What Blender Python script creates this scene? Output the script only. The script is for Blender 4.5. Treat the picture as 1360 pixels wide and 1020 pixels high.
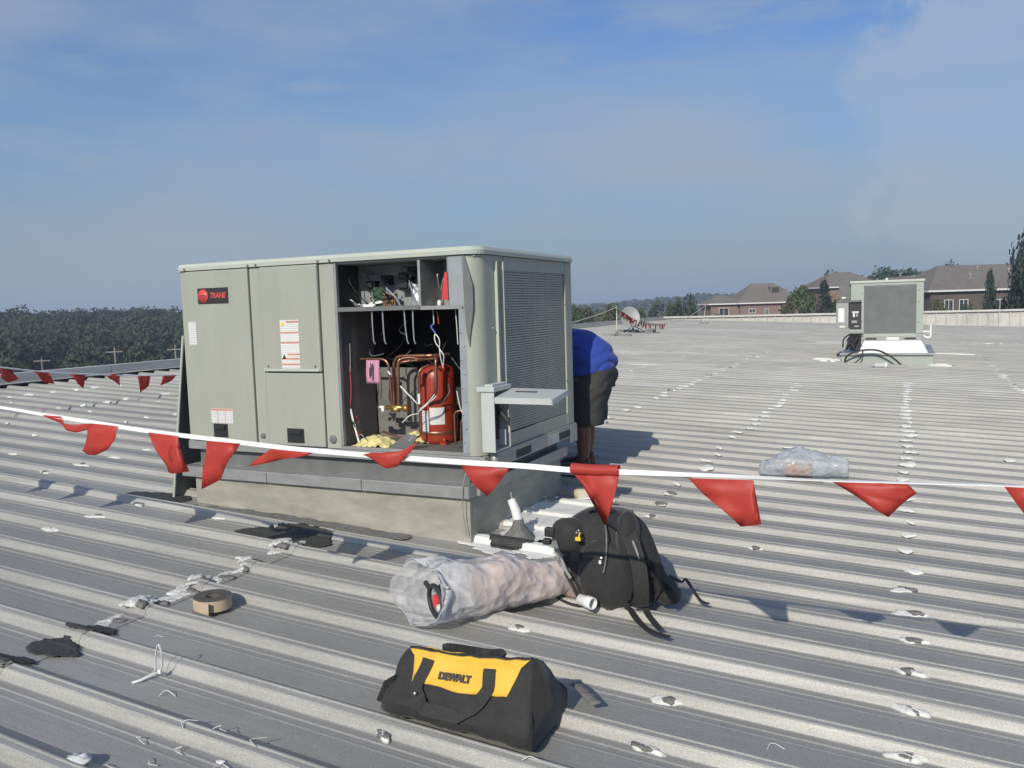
import bpy, bmesh, math, random
import numpy as np
from mathutils import Vector, Matrix, noise

# ------------------------------------------------------------------ clearing
for _o in list(bpy.data.objects):
    bpy.data.objects.remove(_o, do_unlink=True)
scene = bpy.context.scene
COL = scene.collection
rnd = random.Random(7)

# ------------------------------------------------------------------ camera, sky, sun, exposure
EYE = 1.30
cam_d = bpy.data.cameras.new('camera')
cam_d.sensor_width = 36.0
cam_d.lens = 36.0 * 1100.0 / 1360.0
cam_d.clip_start = 0.05
cam_d.clip_end = 5000
cam = bpy.data.objects.new('camera', cam_d)
COL.objects.link(cam)
YAW = math.radians(25.5)        # the camera looks 25.5 degrees to the left of the roof's long axis
_s, _p = -0.0292, -102.5 / 1100.0
_up = Vector((_s, -1.0, _p)).normalized()
_fw = (Vector((0, 0, 1)) - _up * _up.z).normalized()
_rt = _fw.cross(_up).normalized()
if _rt.x < 0:
    _rt = -_rt
_u = _rt * math.cos(YAW) - _fw * math.sin(YAW)
_v = _rt * math.sin(YAW) + _fw * math.cos(YAW)
# rows (_u, _v, _up) take a camera vector (x right, y down, z ahead) to the world
_M = Matrix((_u, _v, _up))
cx, cy, cz = _M @ Vector((1, 0, 0)), _M @ Vector((0, -1, 0)), _M @ Vector((0, 0, -1))
cam.matrix_world = Matrix(((cx.x, cy.x, cz.x, 0), (cx.y, cy.y, cz.y, 0), (cx.z, cy.z, cz.z, EYE), (0, 0, 0, 1)))
scene.camera = cam

SUN_EL, SUN_DEV = math.radians(31.0), math.radians(-3.5)
sun_dir = Vector((math.sin(SUN_DEV) * math.cos(SUN_EL), math.cos(SUN_DEV) * math.cos(SUN_EL), -math.sin(SUN_EL)))
sun_d = bpy.data.lights.new('sun', 'SUN')
sun_d.energy = 3.6
sun_d.angle = math.radians(0.55)
sun_d.color = (1.0, 0.935, 0.81)
sun = bpy.data.objects.new('sun', sun_d)
COL.objects.link(sun)
sun.rotation_euler = sun_dir.to_track_quat('-Z', 'Y').to_euler()

world = bpy.data.worlds.new("World")
scene.world = world
world.use_nodes = True
wn, wl = world.node_tree.nodes, world.node_tree.links
wn.clear()
w_out = wn.new('ShaderNodeOutputWorld')
w_bg = wn.new('ShaderNodeBackground')
w_bg.inputs['Strength'].default_value = 0.10
sky = wn.new('ShaderNodeTexSky')
sky.sky_type = 'NISHITA'
sky.sun_disc = False
sky.sun_elevation = SUN_EL
sky.sun_rotation = math.radians(180.0) + SUN_DEV
sky.altitude = 300
sky.air_density = 1.1
sky.dust_density = 2.2
sky.ozone_density = 3.5


def wnode(t, **kw):
    n = wn.new(t)
    for k, val in kw.items():
        setattr(n, k, val)
    return n


def wmath(op, a, b=None, clamp=False):
    n = wn.new('ShaderNodeMath')
    n.operation = op
    n.use_clamp = clamp
    for i, q in enumerate((a, b)):
        if q is None:
            continue
        if isinstance(q, (int, float)):
            n.inputs[i].default_value = q
        else:
            wl.new(q, n.inputs[i])
    return n.outputs[0]


w_tc = wn.new('ShaderNodeTexCoord')


def wnoise(scale, stretch, detail, rough, loc=(0, 0, 0)):
    mp = wn.new('ShaderNodeMapping')
    mp.inputs['Scale'].default_value = stretch
    mp.inputs['Location'].default_value = loc
    wl.new(w_tc.outputs['Generated'], mp.inputs['Vector'])
    n = wn.new('ShaderNodeTexNoise')
    n.inputs['Scale'].default_value = scale
    n.inputs['Detail'].default_value = detail
    n.inputs['Roughness'].default_value = rough
    wl.new(mp.outputs[0], n.inputs['Vector'])
    return n.outputs['Fac']


def wramp(val, lo, hi):
    n = wn.new('ShaderNodeMapRange')
    n.interpolation_type = 'SMOOTHSTEP'
    n.inputs['From Min'].default_value = lo
    n.inputs['From Max'].default_value = hi
    wl.new(val, n.inputs['Value'])
    return n.outputs[0]


# thin high cloud all over the sky, one heap cloud low in the north east
cirrus = wramp(wnoise(1.9, (1.0, 1.15, 3.9), 5.0, 0.50, (0.3, 0.55, 0.1)), 0.40, 0.70)
cirrus2 = wramp(wnoise(4.6, (1.0, 1.3, 5.2), 5.0, 0.55, (1.7, 0.2, 0.6)), 0.44, 0.76)
cirrus = wmath('MAXIMUM', cirrus, wmath('MULTIPLY', cirrus2, 0.75))
cirrus = wmath('MULTIPLY', cirrus, 0.58)
az, el = math.radians(12.5), math.radians(10.3)
heap_dir = (math.sin(az) * math.cos(el), math.cos(az) * math.cos(el), math.sin(el))
vm = wnode('ShaderNodeVectorMath', operation='SUBTRACT')
wl.new(w_tc.outputs['Generated'], vm.inputs[0])
vm.inputs[1].default_value = heap_dir
vs = wnode('ShaderNodeVectorMath', operation='MULTIPLY')
wl.new(vm.outputs[0], vs.inputs[0])
vs.inputs[1].default_value = (3.3, 1.0, 4.9)
vlen = wnode('ShaderNodeVectorMath', operation='LENGTH')
wl.new(vs.outputs[0], vlen.inputs[0])
edge = wmath('ADD', vlen.outputs['Value'], wmath('MULTIPLY', wmath('SUBTRACT', wnoise(9.0, (1, 1, 1), 6.0, 0.62), 0.5), 1.15))
w_hz = wn.new('ShaderNodeSeparateXYZ')
wl.new(w_tc.outputs['Generated'], w_hz.inputs[0])
heap = wmath('SUBTRACT', 1.0, wramp(edge, 0.78, 0.98), clamp=True)
heap = wmath('MULTIPLY', heap, wmath('ADD', 0.30, wmath('MULTIPLY', wramp(w_hz.outputs['Z'], 0.20, 0.34), 0.28)))
# a veil of thin haze cloud that thickens towards the horizon all round
w_sep = wn.new('ShaderNodeSeparateXYZ')
wl.new(w_tc.outputs['Generated'], w_sep.inputs[0])
veil = wmath('SUBTRACT', 1.0, wramp(wmath('ADD', w_sep.outputs['Z'], wmath('MULTIPLY', cirrus, -0.12)), -0.05, 0.36), clamp=True)
veil = wmath('MULTIPLY', veil, 0.92)
w_tint = wnode('ShaderNodeVectorMath', operation='MULTIPLY')
wl.new(sky.outputs[0], w_tint.inputs[0])
w_tint.inputs[1].default_value = (0.76, 0.95, 1.22)
w_veil = wn.new('ShaderNodeMixRGB')
w_veil.inputs['Color2'].default_value = (2.75, 3.68, 4.50, 1)
wl.new(veil, w_veil.inputs['Fac'])
wl.new(w_tint.outputs[0], w_veil.inputs['Color1'])
w_heap = wn.new('ShaderNodeMixRGB')
w_heap.inputs['Color2'].default_value = (4.6, 5.25, 5.9, 1)
w_mix = wn.new('ShaderNodeMixRGB')
w_mix.inputs['Color2'].default_value = (3.75, 4.45, 5.4, 1)
wl.new(cirrus, w_mix.inputs['Fac'])
wl.new(w_veil.outputs[0], w_mix.inputs['Color1'])
wl.new(heap, w_heap.inputs['Fac'])
wl.new(w_mix.outputs[0], w_heap.inputs['Color1'])
wl.new(w_heap.outputs[0], w_bg.inputs['Color'])
wl.new(w_bg.outputs[0], w_out.inputs['Surface'])

scene.view_settings.view_transform = 'Standard'
scene.view_settings.look = 'None'
scene.view_settings.gamma = 1.0
scene.view_settings.use_curve_mapping = False
scene.view_settings.exposure = 0.0
scene.render.engine = 'CYCLES'
scene.cycles.max_bounces = 8
scene.cycles.transparent_max_bounces = 16
scene.cycles.volume_bounces = 0


# ------------------------------------------------------------------ materials
def mat(name, col, rough=0.6, metal=0.0, var=0.12, scale=8.0, stretch=(1, 1, 1), bump=0.0, bscale=60.0, spec=0.5,
        trans=0.0, alpha=1.0, sheen=0.0, coat=0.0, attr=None, attr_col=None, rand=0.0, speck=0.0, coords='Object', blotch=0.0):
    m = bpy.data.materials.new(name)
    m.use_nodes = True
    nt = m.node_tree
    N, L = nt.nodes, nt.links
    b = N['Principled BSDF']
    b.inputs['Roughness'].default_value = rough
    b.inputs['Metallic'].default_value = metal
    b.inputs['Specular IOR Level'].default_value = spec
    b.inputs['Alpha'].default_value = alpha
    b.inputs['Transmission Weight'].default_value = trans
    b.inputs['Coat Weight'].default_value = coat
    if sheen:
        b.inputs['Sheen Weight'].default_value = sheen
    tc = N.new('ShaderNodeTexCoord')
    mp = N.new('ShaderNodeMapping')
    mp.inputs['Scale'].default_value = stretch
    src = N.new('ShaderNodeNewGeometry').outputs['Position'] if coords == 'World' else tc.outputs[coords]
    L.new(src, mp.inputs['Vector'])
    nz = N.new('ShaderNodeTexNoise')
    nz.inputs['Scale'].default_value = scale
    nz.inputs['Detail'].default_value = 5.0
    nz.inputs['Roughness'].default_value = 0.6
    L.new(mp.outputs[0], nz.inputs['Vector'])
    base = N.new('ShaderNodeMixRGB')
    c = Vector(col[:3])
    base.inputs['Color1'].default_value = (*(c * (1 - var)), 1)
    base.inputs['Color2'].default_value = (*[min(1, q) for q in c * (1 + var)], 1)
    rg = N.new('ShaderNodeMapRange')
    rg.inputs['From Min'].default_value = 0.3
    rg.inputs['From Max'].default_value = 0.7
    L.new(nz.outputs['Fac'], rg.inputs['Value'])
    L.new(rg.outputs[0], base.inputs['Fac'])
    out = base.outputs[0]
    if attr:
        at = N.new('ShaderNodeAttribute')
        at.attribute_name = attr
        mx = N.new('ShaderNodeMixRGB')
        nz2 = N.new('ShaderNodeTexNoise')
        nz2.inputs['Scale'].default_value = scale * 1.7
        nz2.inputs['Detail'].default_value = 4
        L.new(mp.outputs[0], nz2.inputs['Vector'])
        mm = N.new('ShaderNodeMath')
        mm.operation = 'MULTIPLY_ADD'
        mm.use_clamp = True
        L.new(nz2.outputs['Fac'], mm.inputs[0])
        mm.inputs[1].default_value = 0.9
        mm.inputs[2].default_value = 0.35
        m2 = N.new('ShaderNodeMath')
        m2.operation = 'MULTIPLY'
        L.new(mm.outputs[0], m2.inputs[0])
        L.new(at.outputs['Fac'], m2.inputs[1])
        L.new(m2.outputs[0], mx.inputs['Fac'])
        L.new(out, mx.inputs['Color1'])
        mx.inputs['Color2'].default_value = (*attr_col, 1)
        out = mx.outputs[0]
    if rand:
        oi = N.new('ShaderNodeObjectInfo')
        r2 = N.new('ShaderNodeMapRange')
        r2.inputs['To Min'].default_value = 1 - rand
        r2.inputs['To Max'].default_value = 1 + rand
        L.new(oi.outputs['Random'], r2.inputs['Value'])
        vmx = N.new('ShaderNodeVectorMath')
        vmx.operation = 'SCALE'
        L.new(out, vmx.inputs[0])
        L.new(r2.outputs[0], vmx.inputs['Scale'])
        out = vmx.outputs[0]
    if blotch:
        bz = N.new('ShaderNodeTexNoise')
        bz.inputs['Scale'].default_value = 0.9
        bz.inputs['Detail'].default_value = 6.0
        bz.inputs['Roughness'].default_value = 0.65
        L.new(src, bz.inputs['Vector'])
        r4 = N.new('ShaderNodeMapRange')
        r4.inputs['From Min'].default_value = 0.3
        r4.inputs['From Max'].default_value = 0.7
        r4.inputs['To Min'].default_value = 1 - blotch
        r4.inputs['To Max'].default_value = 1 + blotch
        L.new(bz.outputs['Fac'], r4.inputs['Value'])
        vm4 = N.new('ShaderNodeVectorMath')
        vm4.operation = 'SCALE'
        L.new(out, vm4.inputs[0])
        L.new(r4.outputs[0], vm4.inputs['Scale'])
        out = vm4.outputs[0]
    if speck:
        wnz = N.new('ShaderNodeTexNoise')
        wnz.inputs['Scale'].default_value = 260.0
        wnz.inputs['Detail'].default_value = 1.0
        L.new(src, wnz.inputs['Vector'])
        r3 = N.new('ShaderNodeMapRange')
        r3.inputs['From Min'].default_value = 0.3
        r3.inputs['From Max'].default_value = 0.7
        r3.inputs['To Min'].default_value = 1 - speck
        r3.inputs['To Max'].default_value = 1 + speck
        L.new(wnz.outputs['Fac'], r3.inputs['Value'])
        vm3 = N.new('ShaderNodeVectorMath')
        vm3.operation = 'SCALE'
        L.new(out, vm3.inputs[0])
        L.new(r3.outputs[0], vm3.inputs['Scale'])
        out = vm3.outputs[0]
    L.new(out, b.inputs['Base Color'])
    if bump:
        nb = N.new('ShaderNodeTexNoise')
        nb.inputs['Scale'].default_value = bscale
        nb.inputs['Detail'].default_value = 4
        L.new(src, nb.inputs['Vector'])
        bp = N.new('ShaderNodeBump')
        bp.inputs['Strength'].default_value = bump
        bp.inputs['Distance'].default_value = 0.01
        L.new(nb.outputs['Fac'], bp.inputs['Height'])
        L.new(bp.outputs[0], b.inputs['Normal'])
    return m


def print_mat(name, paper, ink, rows=12.0, axis=2, density=0.55, band=None):
    """white label with lines of small print (flat print)."""
    m = mat(name, paper, 0.55, var=0.04)
    N, L = m.node_tree.nodes, m.node_tree.links
    b = N['Principled BSDF']
    src = b.inputs['Base Color'].links[0].from_socket
    tc = N.new('ShaderNodeTexCoord')
    sp = N.new('ShaderNodeSeparateXYZ')
    L.new(tc.outputs['Generated'], sp.inputs[0])
    ax = sp.outputs[axis]

    def mth(op, a, bb):
        n = N.new('ShaderNodeMath')
        n.operation = op
        for i, q in enumerate((a, bb)):
            if isinstance(q, (int, float)):
                n.inputs[i].default_value = q
            else:
                L.new(q, n.inputs[i])
        return n.outputs[0]
    fr = mth('FRACT', mth('MULTIPLY', ax, rows), 0.0)
    line = mth('MULTIPLY', mth('GREATER_THAN', fr, 0.3), mth('LESS_THAN', fr, 0.72))
    nz = N.new('ShaderNodeTexNoise')
    nz.inputs['Scale'].default_value = 7.0
    mp = N.new('ShaderNodeMapping')
    mp.inputs['Scale'].default_value = (9, 9, rows / 5) if axis == 2 else (9, rows / 5, 9)
    L.new(tc.outputs['Generated'], mp.inputs['Vector'])
    L.new(mp.outputs[0], nz.inputs['Vector'])
    wd = mth('GREATER_THAN', nz.outputs['Fac'], 1.0 - density)
    f = mth('MULTIPLY', mth('MULTIPLY', line, wd), 0.75)
    mx = N.new('ShaderNodeMixRGB')
    L.new(f, mx.inputs['Fac'])
    L.new(src, mx.inputs['Color1'])
    mx.inputs['Color2'].default_value = (*ink, 1)
    out = mx.outputs[0]
    if band:
        lo, hi, c = band
        bf = mth('MULTIPLY', mth('GREATER_THAN', ax, lo), mth('LESS_THAN', ax, hi))
        m2 = N.new('ShaderNodeMixRGB')
        L.new(bf, m2.inputs['Fac'])
        L.new(out, m2.inputs['Color1'])
        m2.inputs['Color2'].default_value = (*c, 1)
        out = m2.outputs[0]
    L.new(out, b.inputs['Base Color'])
    return m


def film_mat(name, col, opac, rough=0.12):
    """thin plastic film: part clear, part milky."""
    m = bpy.data.materials.new(name)
    m.use_nodes = True
    N, L = m.node_tree.nodes, m.node_tree.links
    b = N['Principled BSDF']
    b.inputs['Base Color'].default_value = (*col, 1)
    b.inputs['Roughness'].default_value = rough
    tr = N.new('ShaderNodeBsdfTransparent')
    tl = N.new('ShaderNodeBsdfTranslucent')
    tl.inputs['Color'].default_value = (*col, 1)
    mx0 = N.new('ShaderNodeMixShader')
    mx0.inputs[0].default_value = 0.3
    L.new(b.outputs[0], mx0.inputs[1])
    L.new(tl.outputs[0], mx0.inputs[2])
    mx = N.new('ShaderNodeMixShader')
    lw = N.new('ShaderNodeLayerWeight')
    lw.inputs['Blend'].default_value = 0.35
    tc = N.new('ShaderNodeTexCoord')
    nz = N.new('ShaderNodeTexNoise')
    nz.inputs['Scale'].default_value = 9.0
    nz.inputs['Detail'].default_value = 4.0
    L.new(tc.outputs['Object'], nz.inputs['Vector'])
    a1 = N.new('ShaderNodeMath')
    a1.operation = 'MULTIPLY_ADD'
    L.new(lw.outputs['Facing'], a1.inputs[0])
    a1.inputs[1].default_value = 0.5
    a1.inputs[2].default_value = opac - 0.2
    a2 = N.new('ShaderNodeMath')
    a2.operation = 'MULTIPLY_ADD'
    a2.use_clamp = True
    L.new(nz.outputs['Fac'], a2.inputs[0])
    a2.inputs[1].default_value = 0.4
    L.new(a1.outputs[0], a2.inputs[2])
    bp = N.new('ShaderNodeBump')
    bp.inputs['Strength'].default_value = 0.9
    bp.inputs['Distance'].default_value = 0.012
    nb = N.new('ShaderNodeTexVoronoi')
    nb.inputs['Scale'].default_value = 24.0
    L.new(tc.outputs['Object'], nb.inputs['Vector'])
    L.new(nb.outputs['Distance'], bp.inputs['Height'])
    L.new(bp.outputs[0], b.inputs['Normal'])
    L.new(a2.outputs[0], mx.inputs[0])
    L.new(tr.outputs[0], mx.inputs[1])
    L.new(mx0.outputs[0], mx.inputs[2])
    L.new(mx.outputs[0], N['Material Output'].inputs['Surface'])
    return m


M = {}
M['roof'] = mat('roof_sheet_metal', (0.372, 0.359, 0.325), 0.55, 0.15, var=0.19, scale=5.0, stretch=(0.16, 11.0, 1.0),
                bump=0.05, bscale=30, attr='grime', attr_col=(0.295, 0.287, 0.266), rand=0.07, speck=0.20, blotch=0.12, coords='World')
M['ridge'] = mat('ridge_metal', (0.52, 0.50, 0.45), 0.6, 0.1, var=0.2, scale=2.5, stretch=(1, .3, 3), bump=0.05)
M['wallpanel'] = mat('parapet_metal', (0.50, 0.48, 0.43), 0.55, 0.1, var=0.14, scale=3.0, rand=0.08)
M['cap'] = mat('parapet_cap_metal', (0.56, 0.54, 0.49), 0.5, 0.1, var=0.08, scale=2.0)
M['faded'] = mat('faded_pale_coating', (0.50, 0.485, 0.445), 0.55, 0.1, var=0.12, scale=2.0, stretch=(.3, 4, 1), coords='World')
M['caulk'] = mat('white_sealant', (0.66, 0.65, 0.61), 0.6, var=0.16, scale=30, bump=0.5, bscale=70)
M['coating'] = mat('white_roof_coating', (0.78, 0.77, 0.72), 0.5, var=0.06, scale=9, bump=0.3, bscale=40)
M['flash'] = mat('white_flashing', (0.86, 0.855, 0.83), 0.5, var=0.03, scale=4)
M['tar'] = mat('black_mastic', (0.045, 0.045, 0.043), 0.75, var=0.35, scale=14, bump=0.6, bscale=50)
M['stain'] = mat('grey_mastic', (0.165, 0.16, 0.15), 0.85, var=0.35, scale=40, bump=0.6, bscale=90)
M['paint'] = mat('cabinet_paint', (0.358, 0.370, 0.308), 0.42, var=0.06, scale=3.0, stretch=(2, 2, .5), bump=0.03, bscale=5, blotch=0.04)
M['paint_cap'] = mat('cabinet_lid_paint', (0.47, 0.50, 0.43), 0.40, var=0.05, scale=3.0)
M['paint2'] = mat('far_cabinet_paint', (0.37, 0.40, 0.355), 0.45, var=0.05, scale=3.0)
M['coil2'] = mat('far_coil_fins', (0.20, 0.212, 0.20), 0.6, 0.1, var=0.1, scale=5.0)
M['wall_grey'] = mat('grey_inner_wall', (0.19, 0.185, 0.172), 0.6, 0.1, var=0.2, scale=6)
M['galv'] = mat('galvanised_steel', (0.345, 0.345, 0.33), 0.45, 0.35, var=0.14, scale=10, stretch=(1, 1, 2), bump=0.04)
M['galv_dark'] = mat('dull_galvanised', (0.165, 0.17, 0.165), 0.6, 0.2, var=0.18, scale=7)
M['curb'] = mat('curb_sheet', (0.345, 0.33, 0.275), 0.62, 0.1, var=0.22, scale=4.0, stretch=(1, 1, 3), bump=0.08, bscale=18)
M['inner'] = mat('inner_sheet', (0.34, 0.36, 0.37), 0.5, 0.3, var=0.15, scale=6)
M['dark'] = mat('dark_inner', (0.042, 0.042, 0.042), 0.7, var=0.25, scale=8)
M['black'] = mat('black_plastic', (0.025, 0.025, 0.026), 0.5, var=0.15, scale=10)
M['rubber'] = mat('black_rubber', (0.03, 0.03, 0.03), 0.65, var=0.2, scale=12)
M['coil'] = mat('coil_fins', (0.33, 0.335, 0.29), 0.6, 0.2, var=0.2, scale=5.0, stretch=(1, 1, 8))
M['wire'] = mat('guard_wire', (0.36, 0.375, 0.32), 0.5, 0.1, var=0.1)
M['copper'] = mat('copper_tube', (0.34, 0.165, 0.11), 0.36, 0.75, var=0.25, scale=14)
M['brass'] = mat('brass_valve', (0.62, 0.42, 0.14), 0.3, 0.85, var=0.2, scale=20)
M['compressor'] = mat('compressor_red', (0.33, 0.042, 0.02), 0.38, var=0.12, scale=7, coat=0.2)
M['steel'] = mat('bright_steel', (0.52, 0.52, 0.51), 0.35, 0.7, var=0.1)
M['white'] = mat('white_plastic', (0.78, 0.77, 0.74), 0.45, var=0.05)
M['whitewire'] = mat('white_wire', (0.75, 0.74, 0.70), 0.5, var=0.08)
M['bluewire'] = mat('blue_wire', (0.05, 0.07, 0.28), 0.5, var=0.1)
M['redplastic'] = mat('red_plastic', (0.62, 0.05, 0.05), 0.45, var=0.1)
M['pink'] = mat('pink_tag_paper', (0.56, 0.26, 0.38), 0.6, var=0.05)
M['insul'] = mat('yellow_fibreglass', (0.70, 0.61, 0.27), 0.95, var=0.28, scale=40, bump=0.9, bscale=90)
M['pcb'] = mat('circuit_board', (0.035, 0.085, 0.05), 0.5, var=0.45, scale=60)
M['terminal'] = mat('terminal_board', (0.26, 0.15, 0.10), 0.5, var=0.6, scale=70)
M['foil'] = mat('foil_insulation', (0.55, 0.56, 0.57), 0.30, 0.6, var=0.15, scale=10, bump=0.6, bscale=22)
M['badge'] = mat('badge_black', (0.035, 0.032, 0.032), 0.4, var=0.1)
M['badge_red'] = mat('badge_red', (0.70, 0.085, 0.07), 0.4, var=0.05)
M['badge_dkred'] = mat('badge_dark_red', (0.36, 0.04, 0.04), 0.4, var=0.05)
M['label'] = print_mat('label_small_print', (0.72, 0.72, 0.70), (0.22, 0.22, 0.22), 13.0)
M['warnlabel'] = print_mat('warning_label_print', (0.76, 0.75, 0.71), (0.35, 0.33, 0.31), 26.0)
M['graylabel'] = print_mat('grey_label_print', (0.55, 0.56, 0.54), (0.18, 0.18, 0.18), 12.0, density=0.45)
M['orange'] = mat('warning_orange', (0.62, 0.25, 0.16), 0.5, var=0.1)
M['yellow'] = mat('warning_yellow', (0.80, 0.55, 0.05), 0.5, var=0.05)
M['ink'] = mat('print_ink', (0.05, 0.05, 0.05), 0.6, var=0.05)
M['discon'] = mat('disconnect_paint', (0.50, 0.52, 0.50), 0.4, 0.0, var=0.04)
M['flag'] = mat('red_vinyl', (0.42, 0.040, 0.038), 0.5, var=0.08, scale=7, bump=0.25, bscale=16)
M['flag'] = mat('red_vinyl', (0.58, 0.075, 0.055), 0.5, var=0.06, scale=7, bump=0.2, bscale=16)
_n, _l2 = M['flag'].node_tree.nodes, M['flag'].node_tree.links
_t = _n.new('ShaderNodeBsdfTranslucent')
_t.inputs['Color'].default_value = (0.85, 0.11, 0.07, 1)
_mx = _n.new('ShaderNodeMixShader')
_mx.inputs[0].default_value = 0.38
_l2.new(_n['Principled BSDF'].outputs[0], _mx.inputs[1])
_l2.new(_t.outputs[0], _mx.inputs[2])
_l2.new(_mx.outputs[0], _n['Material Output'].inputs['Surface'])
M['rope'] = mat('white_vinyl_tape', (0.80, 0.79, 0.77), 0.45, var=0.05)
M['rope_tan'] = mat('faded_vinyl_tape', (0.62, 0.55, 0.42), 0.55, var=0.08)
M['bag_black'] = mat('black_nylon', (0.022, 0.021, 0.020), 0.75, var=0.25, scale=30, bump=0.35, bscale=160, sheen=0.15)
M['bag_yellow'] = mat('yellow_nylon', (0.78, 0.46, 0.045), 0.6, var=0.07, scale=12, bump=0.35, bscale=26, sheen=0.1)
M['strap'] = mat('black_webbing', (0.028, 0.027, 0.025), 0.7, var=0.2, scale=50, bump=0.4, bscale=240)
M['tan'] = mat('tan_mesh', (0.27, 0.205, 0.165), 0.8, var=0.15, scale=40, bump=0.3, bscale=200)
M['film'] = film_mat('milky_plastic_film', (0.86, 0.86, 0.86), 0.50, 0.16)
M['film_blue'] = film_mat('bluish_plastic_film', (0.70, 0.73, 0.76), 0.42, 0.18)
M['kraft'] = mat('brown_paper', (0.58, 0.36, 0.235), 0.8, var=0.25, scale=14, bump=0.5, bscale=20)
M['tape'] = mat('foam_tape_side', (0.50, 0.385, 0.27), 0.8, var=0.10, scale=20)
M['foam'] = mat('foam_tape_face', (0.095, 0.085, 0.075), 0.9, var=0.2, scale=50, bump=0.4, bscale=140)
M['shirt'] = mat('blue_cotton', (0.024, 0.060, 0.33), 0.85, var=0.12, scale=8, bump=0.9, bscale=9, sheen=0.1)
M['shorts'] = mat('charcoal_cotton', (0.042, 0.042, 0.040), 0.85, var=0.18, scale=10, bump=0.4, bscale=16)
M['skin'] = mat('brown_skin', (0.17, 0.085, 0.055), 0.5, var=0.1, scale=9)
M['shoe'] = mat('dark_red_shoe', (0.075, 0.022, 0.022), 0.6, var=0.2, scale=14)
M['hair'] = mat('dark_hair', (0.02, 0.015, 0.012), 0.7, var=0.2, scale=40)
M['sandstone'] = mat('pale_stone', (0.56, 0.49, 0.38), 0.9, var=0.12, scale=20, bump=0.5)
M['dish'] = mat('dish_grey', (0.31, 0.31, 0.305), 0.5, var=0.06)
M['block'] = mat('ballast_block', (0.20, 0.195, 0.185), 0.9, var=0.2, scale=9)
M['shingle'] = mat('roof_shingle', (0.180, 0.158, 0.135), 0.95, var=0.22, scale=1.6, stretch=(1, 1, 6))
M['brick_shaded'] = mat('shaded_brick', (0.115, 0.09, 0.078), 0.9, var=0.28, scale=3.0, stretch=(1, 1, 4))  # brick darkened: shade of eaves and trees put into the colour
M['brick'] = mat('red_brick', (0.25, 0.168, 0.135), 0.9, var=0.28, scale=3.0, stretch=(1, 1, 4))
M['trim'] = mat('white_trim', (0.70, 0.68, 0.64), 0.6, var=0.06)
M['glass'] = mat('window_glass', (0.045, 0.05, 0.055), 0.12, var=0.2, spec=0.6)
M['leaf_a'] = mat('leaf_dark_green', (0.034, 0.058, 0.026), 0.75, var=0.42, scale=0.9, rand=0.10)
M['leaf_b'] = mat('leaf_mid_green', (0.060, 0.085, 0.032), 0.75, var=0.40, scale=0.9, rand=0.14)
M['leaf_c'] = mat('leaf_olive', (0.088, 0.094, 0.042), 0.75, var=0.35, scale=0.9, rand=0.14)
M['needle'] = mat('conifer_needles', (0.026, 0.044, 0.030), 0.8, var=0.4, scale=1.2, rand=0.12)
M['bark'] = mat('bark', (0.085, 0.07, 0.055), 0.95, var=0.3, scale=6)
M['woods'] = mat('woodland_leaves', (0.042, 0.058, 0.028), 0.85, var=0.5, scale=0.06, bump=0)
M['ground'] = mat('meadow', (0.080, 0.090, 0.045), 0.95, var=0.3, scale=0.05)
M['pole'] = mat('weathered_wood', (0.28, 0.255, 0.225), 0.9, var=0.15, scale=5)
M['mesh_rust'] = mat('rust_tinge', (0.30, 0.21, 0.14), 0.8, var=0.25, scale=8)
for _m in ('film', 'film_blue'):
    M[_m].blend_method = 'HASHED' if hasattr(M[_m], 'blend_method') else None


# ------------------------------------------------------------------ helpers
def tag(o, label=None, cat=None, group=None, kind=None):
    if label:
        o['label'] = label
    if cat:
        o['category'] = cat
    if group:
        o['group'] = group
    if kind:
        o['kind'] = kind
    return o


def thing(name, label, cat, loc=(0, 0, 0), rot=(0, 0, 0), group=None):
    o = bpy.data.objects.new(name, None)
    o.empty_display_size = 0.1
    COL.objects.link(o)
    o.location = loc
    o.rotation_euler = rot
    return tag(o, label, cat, group)


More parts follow.
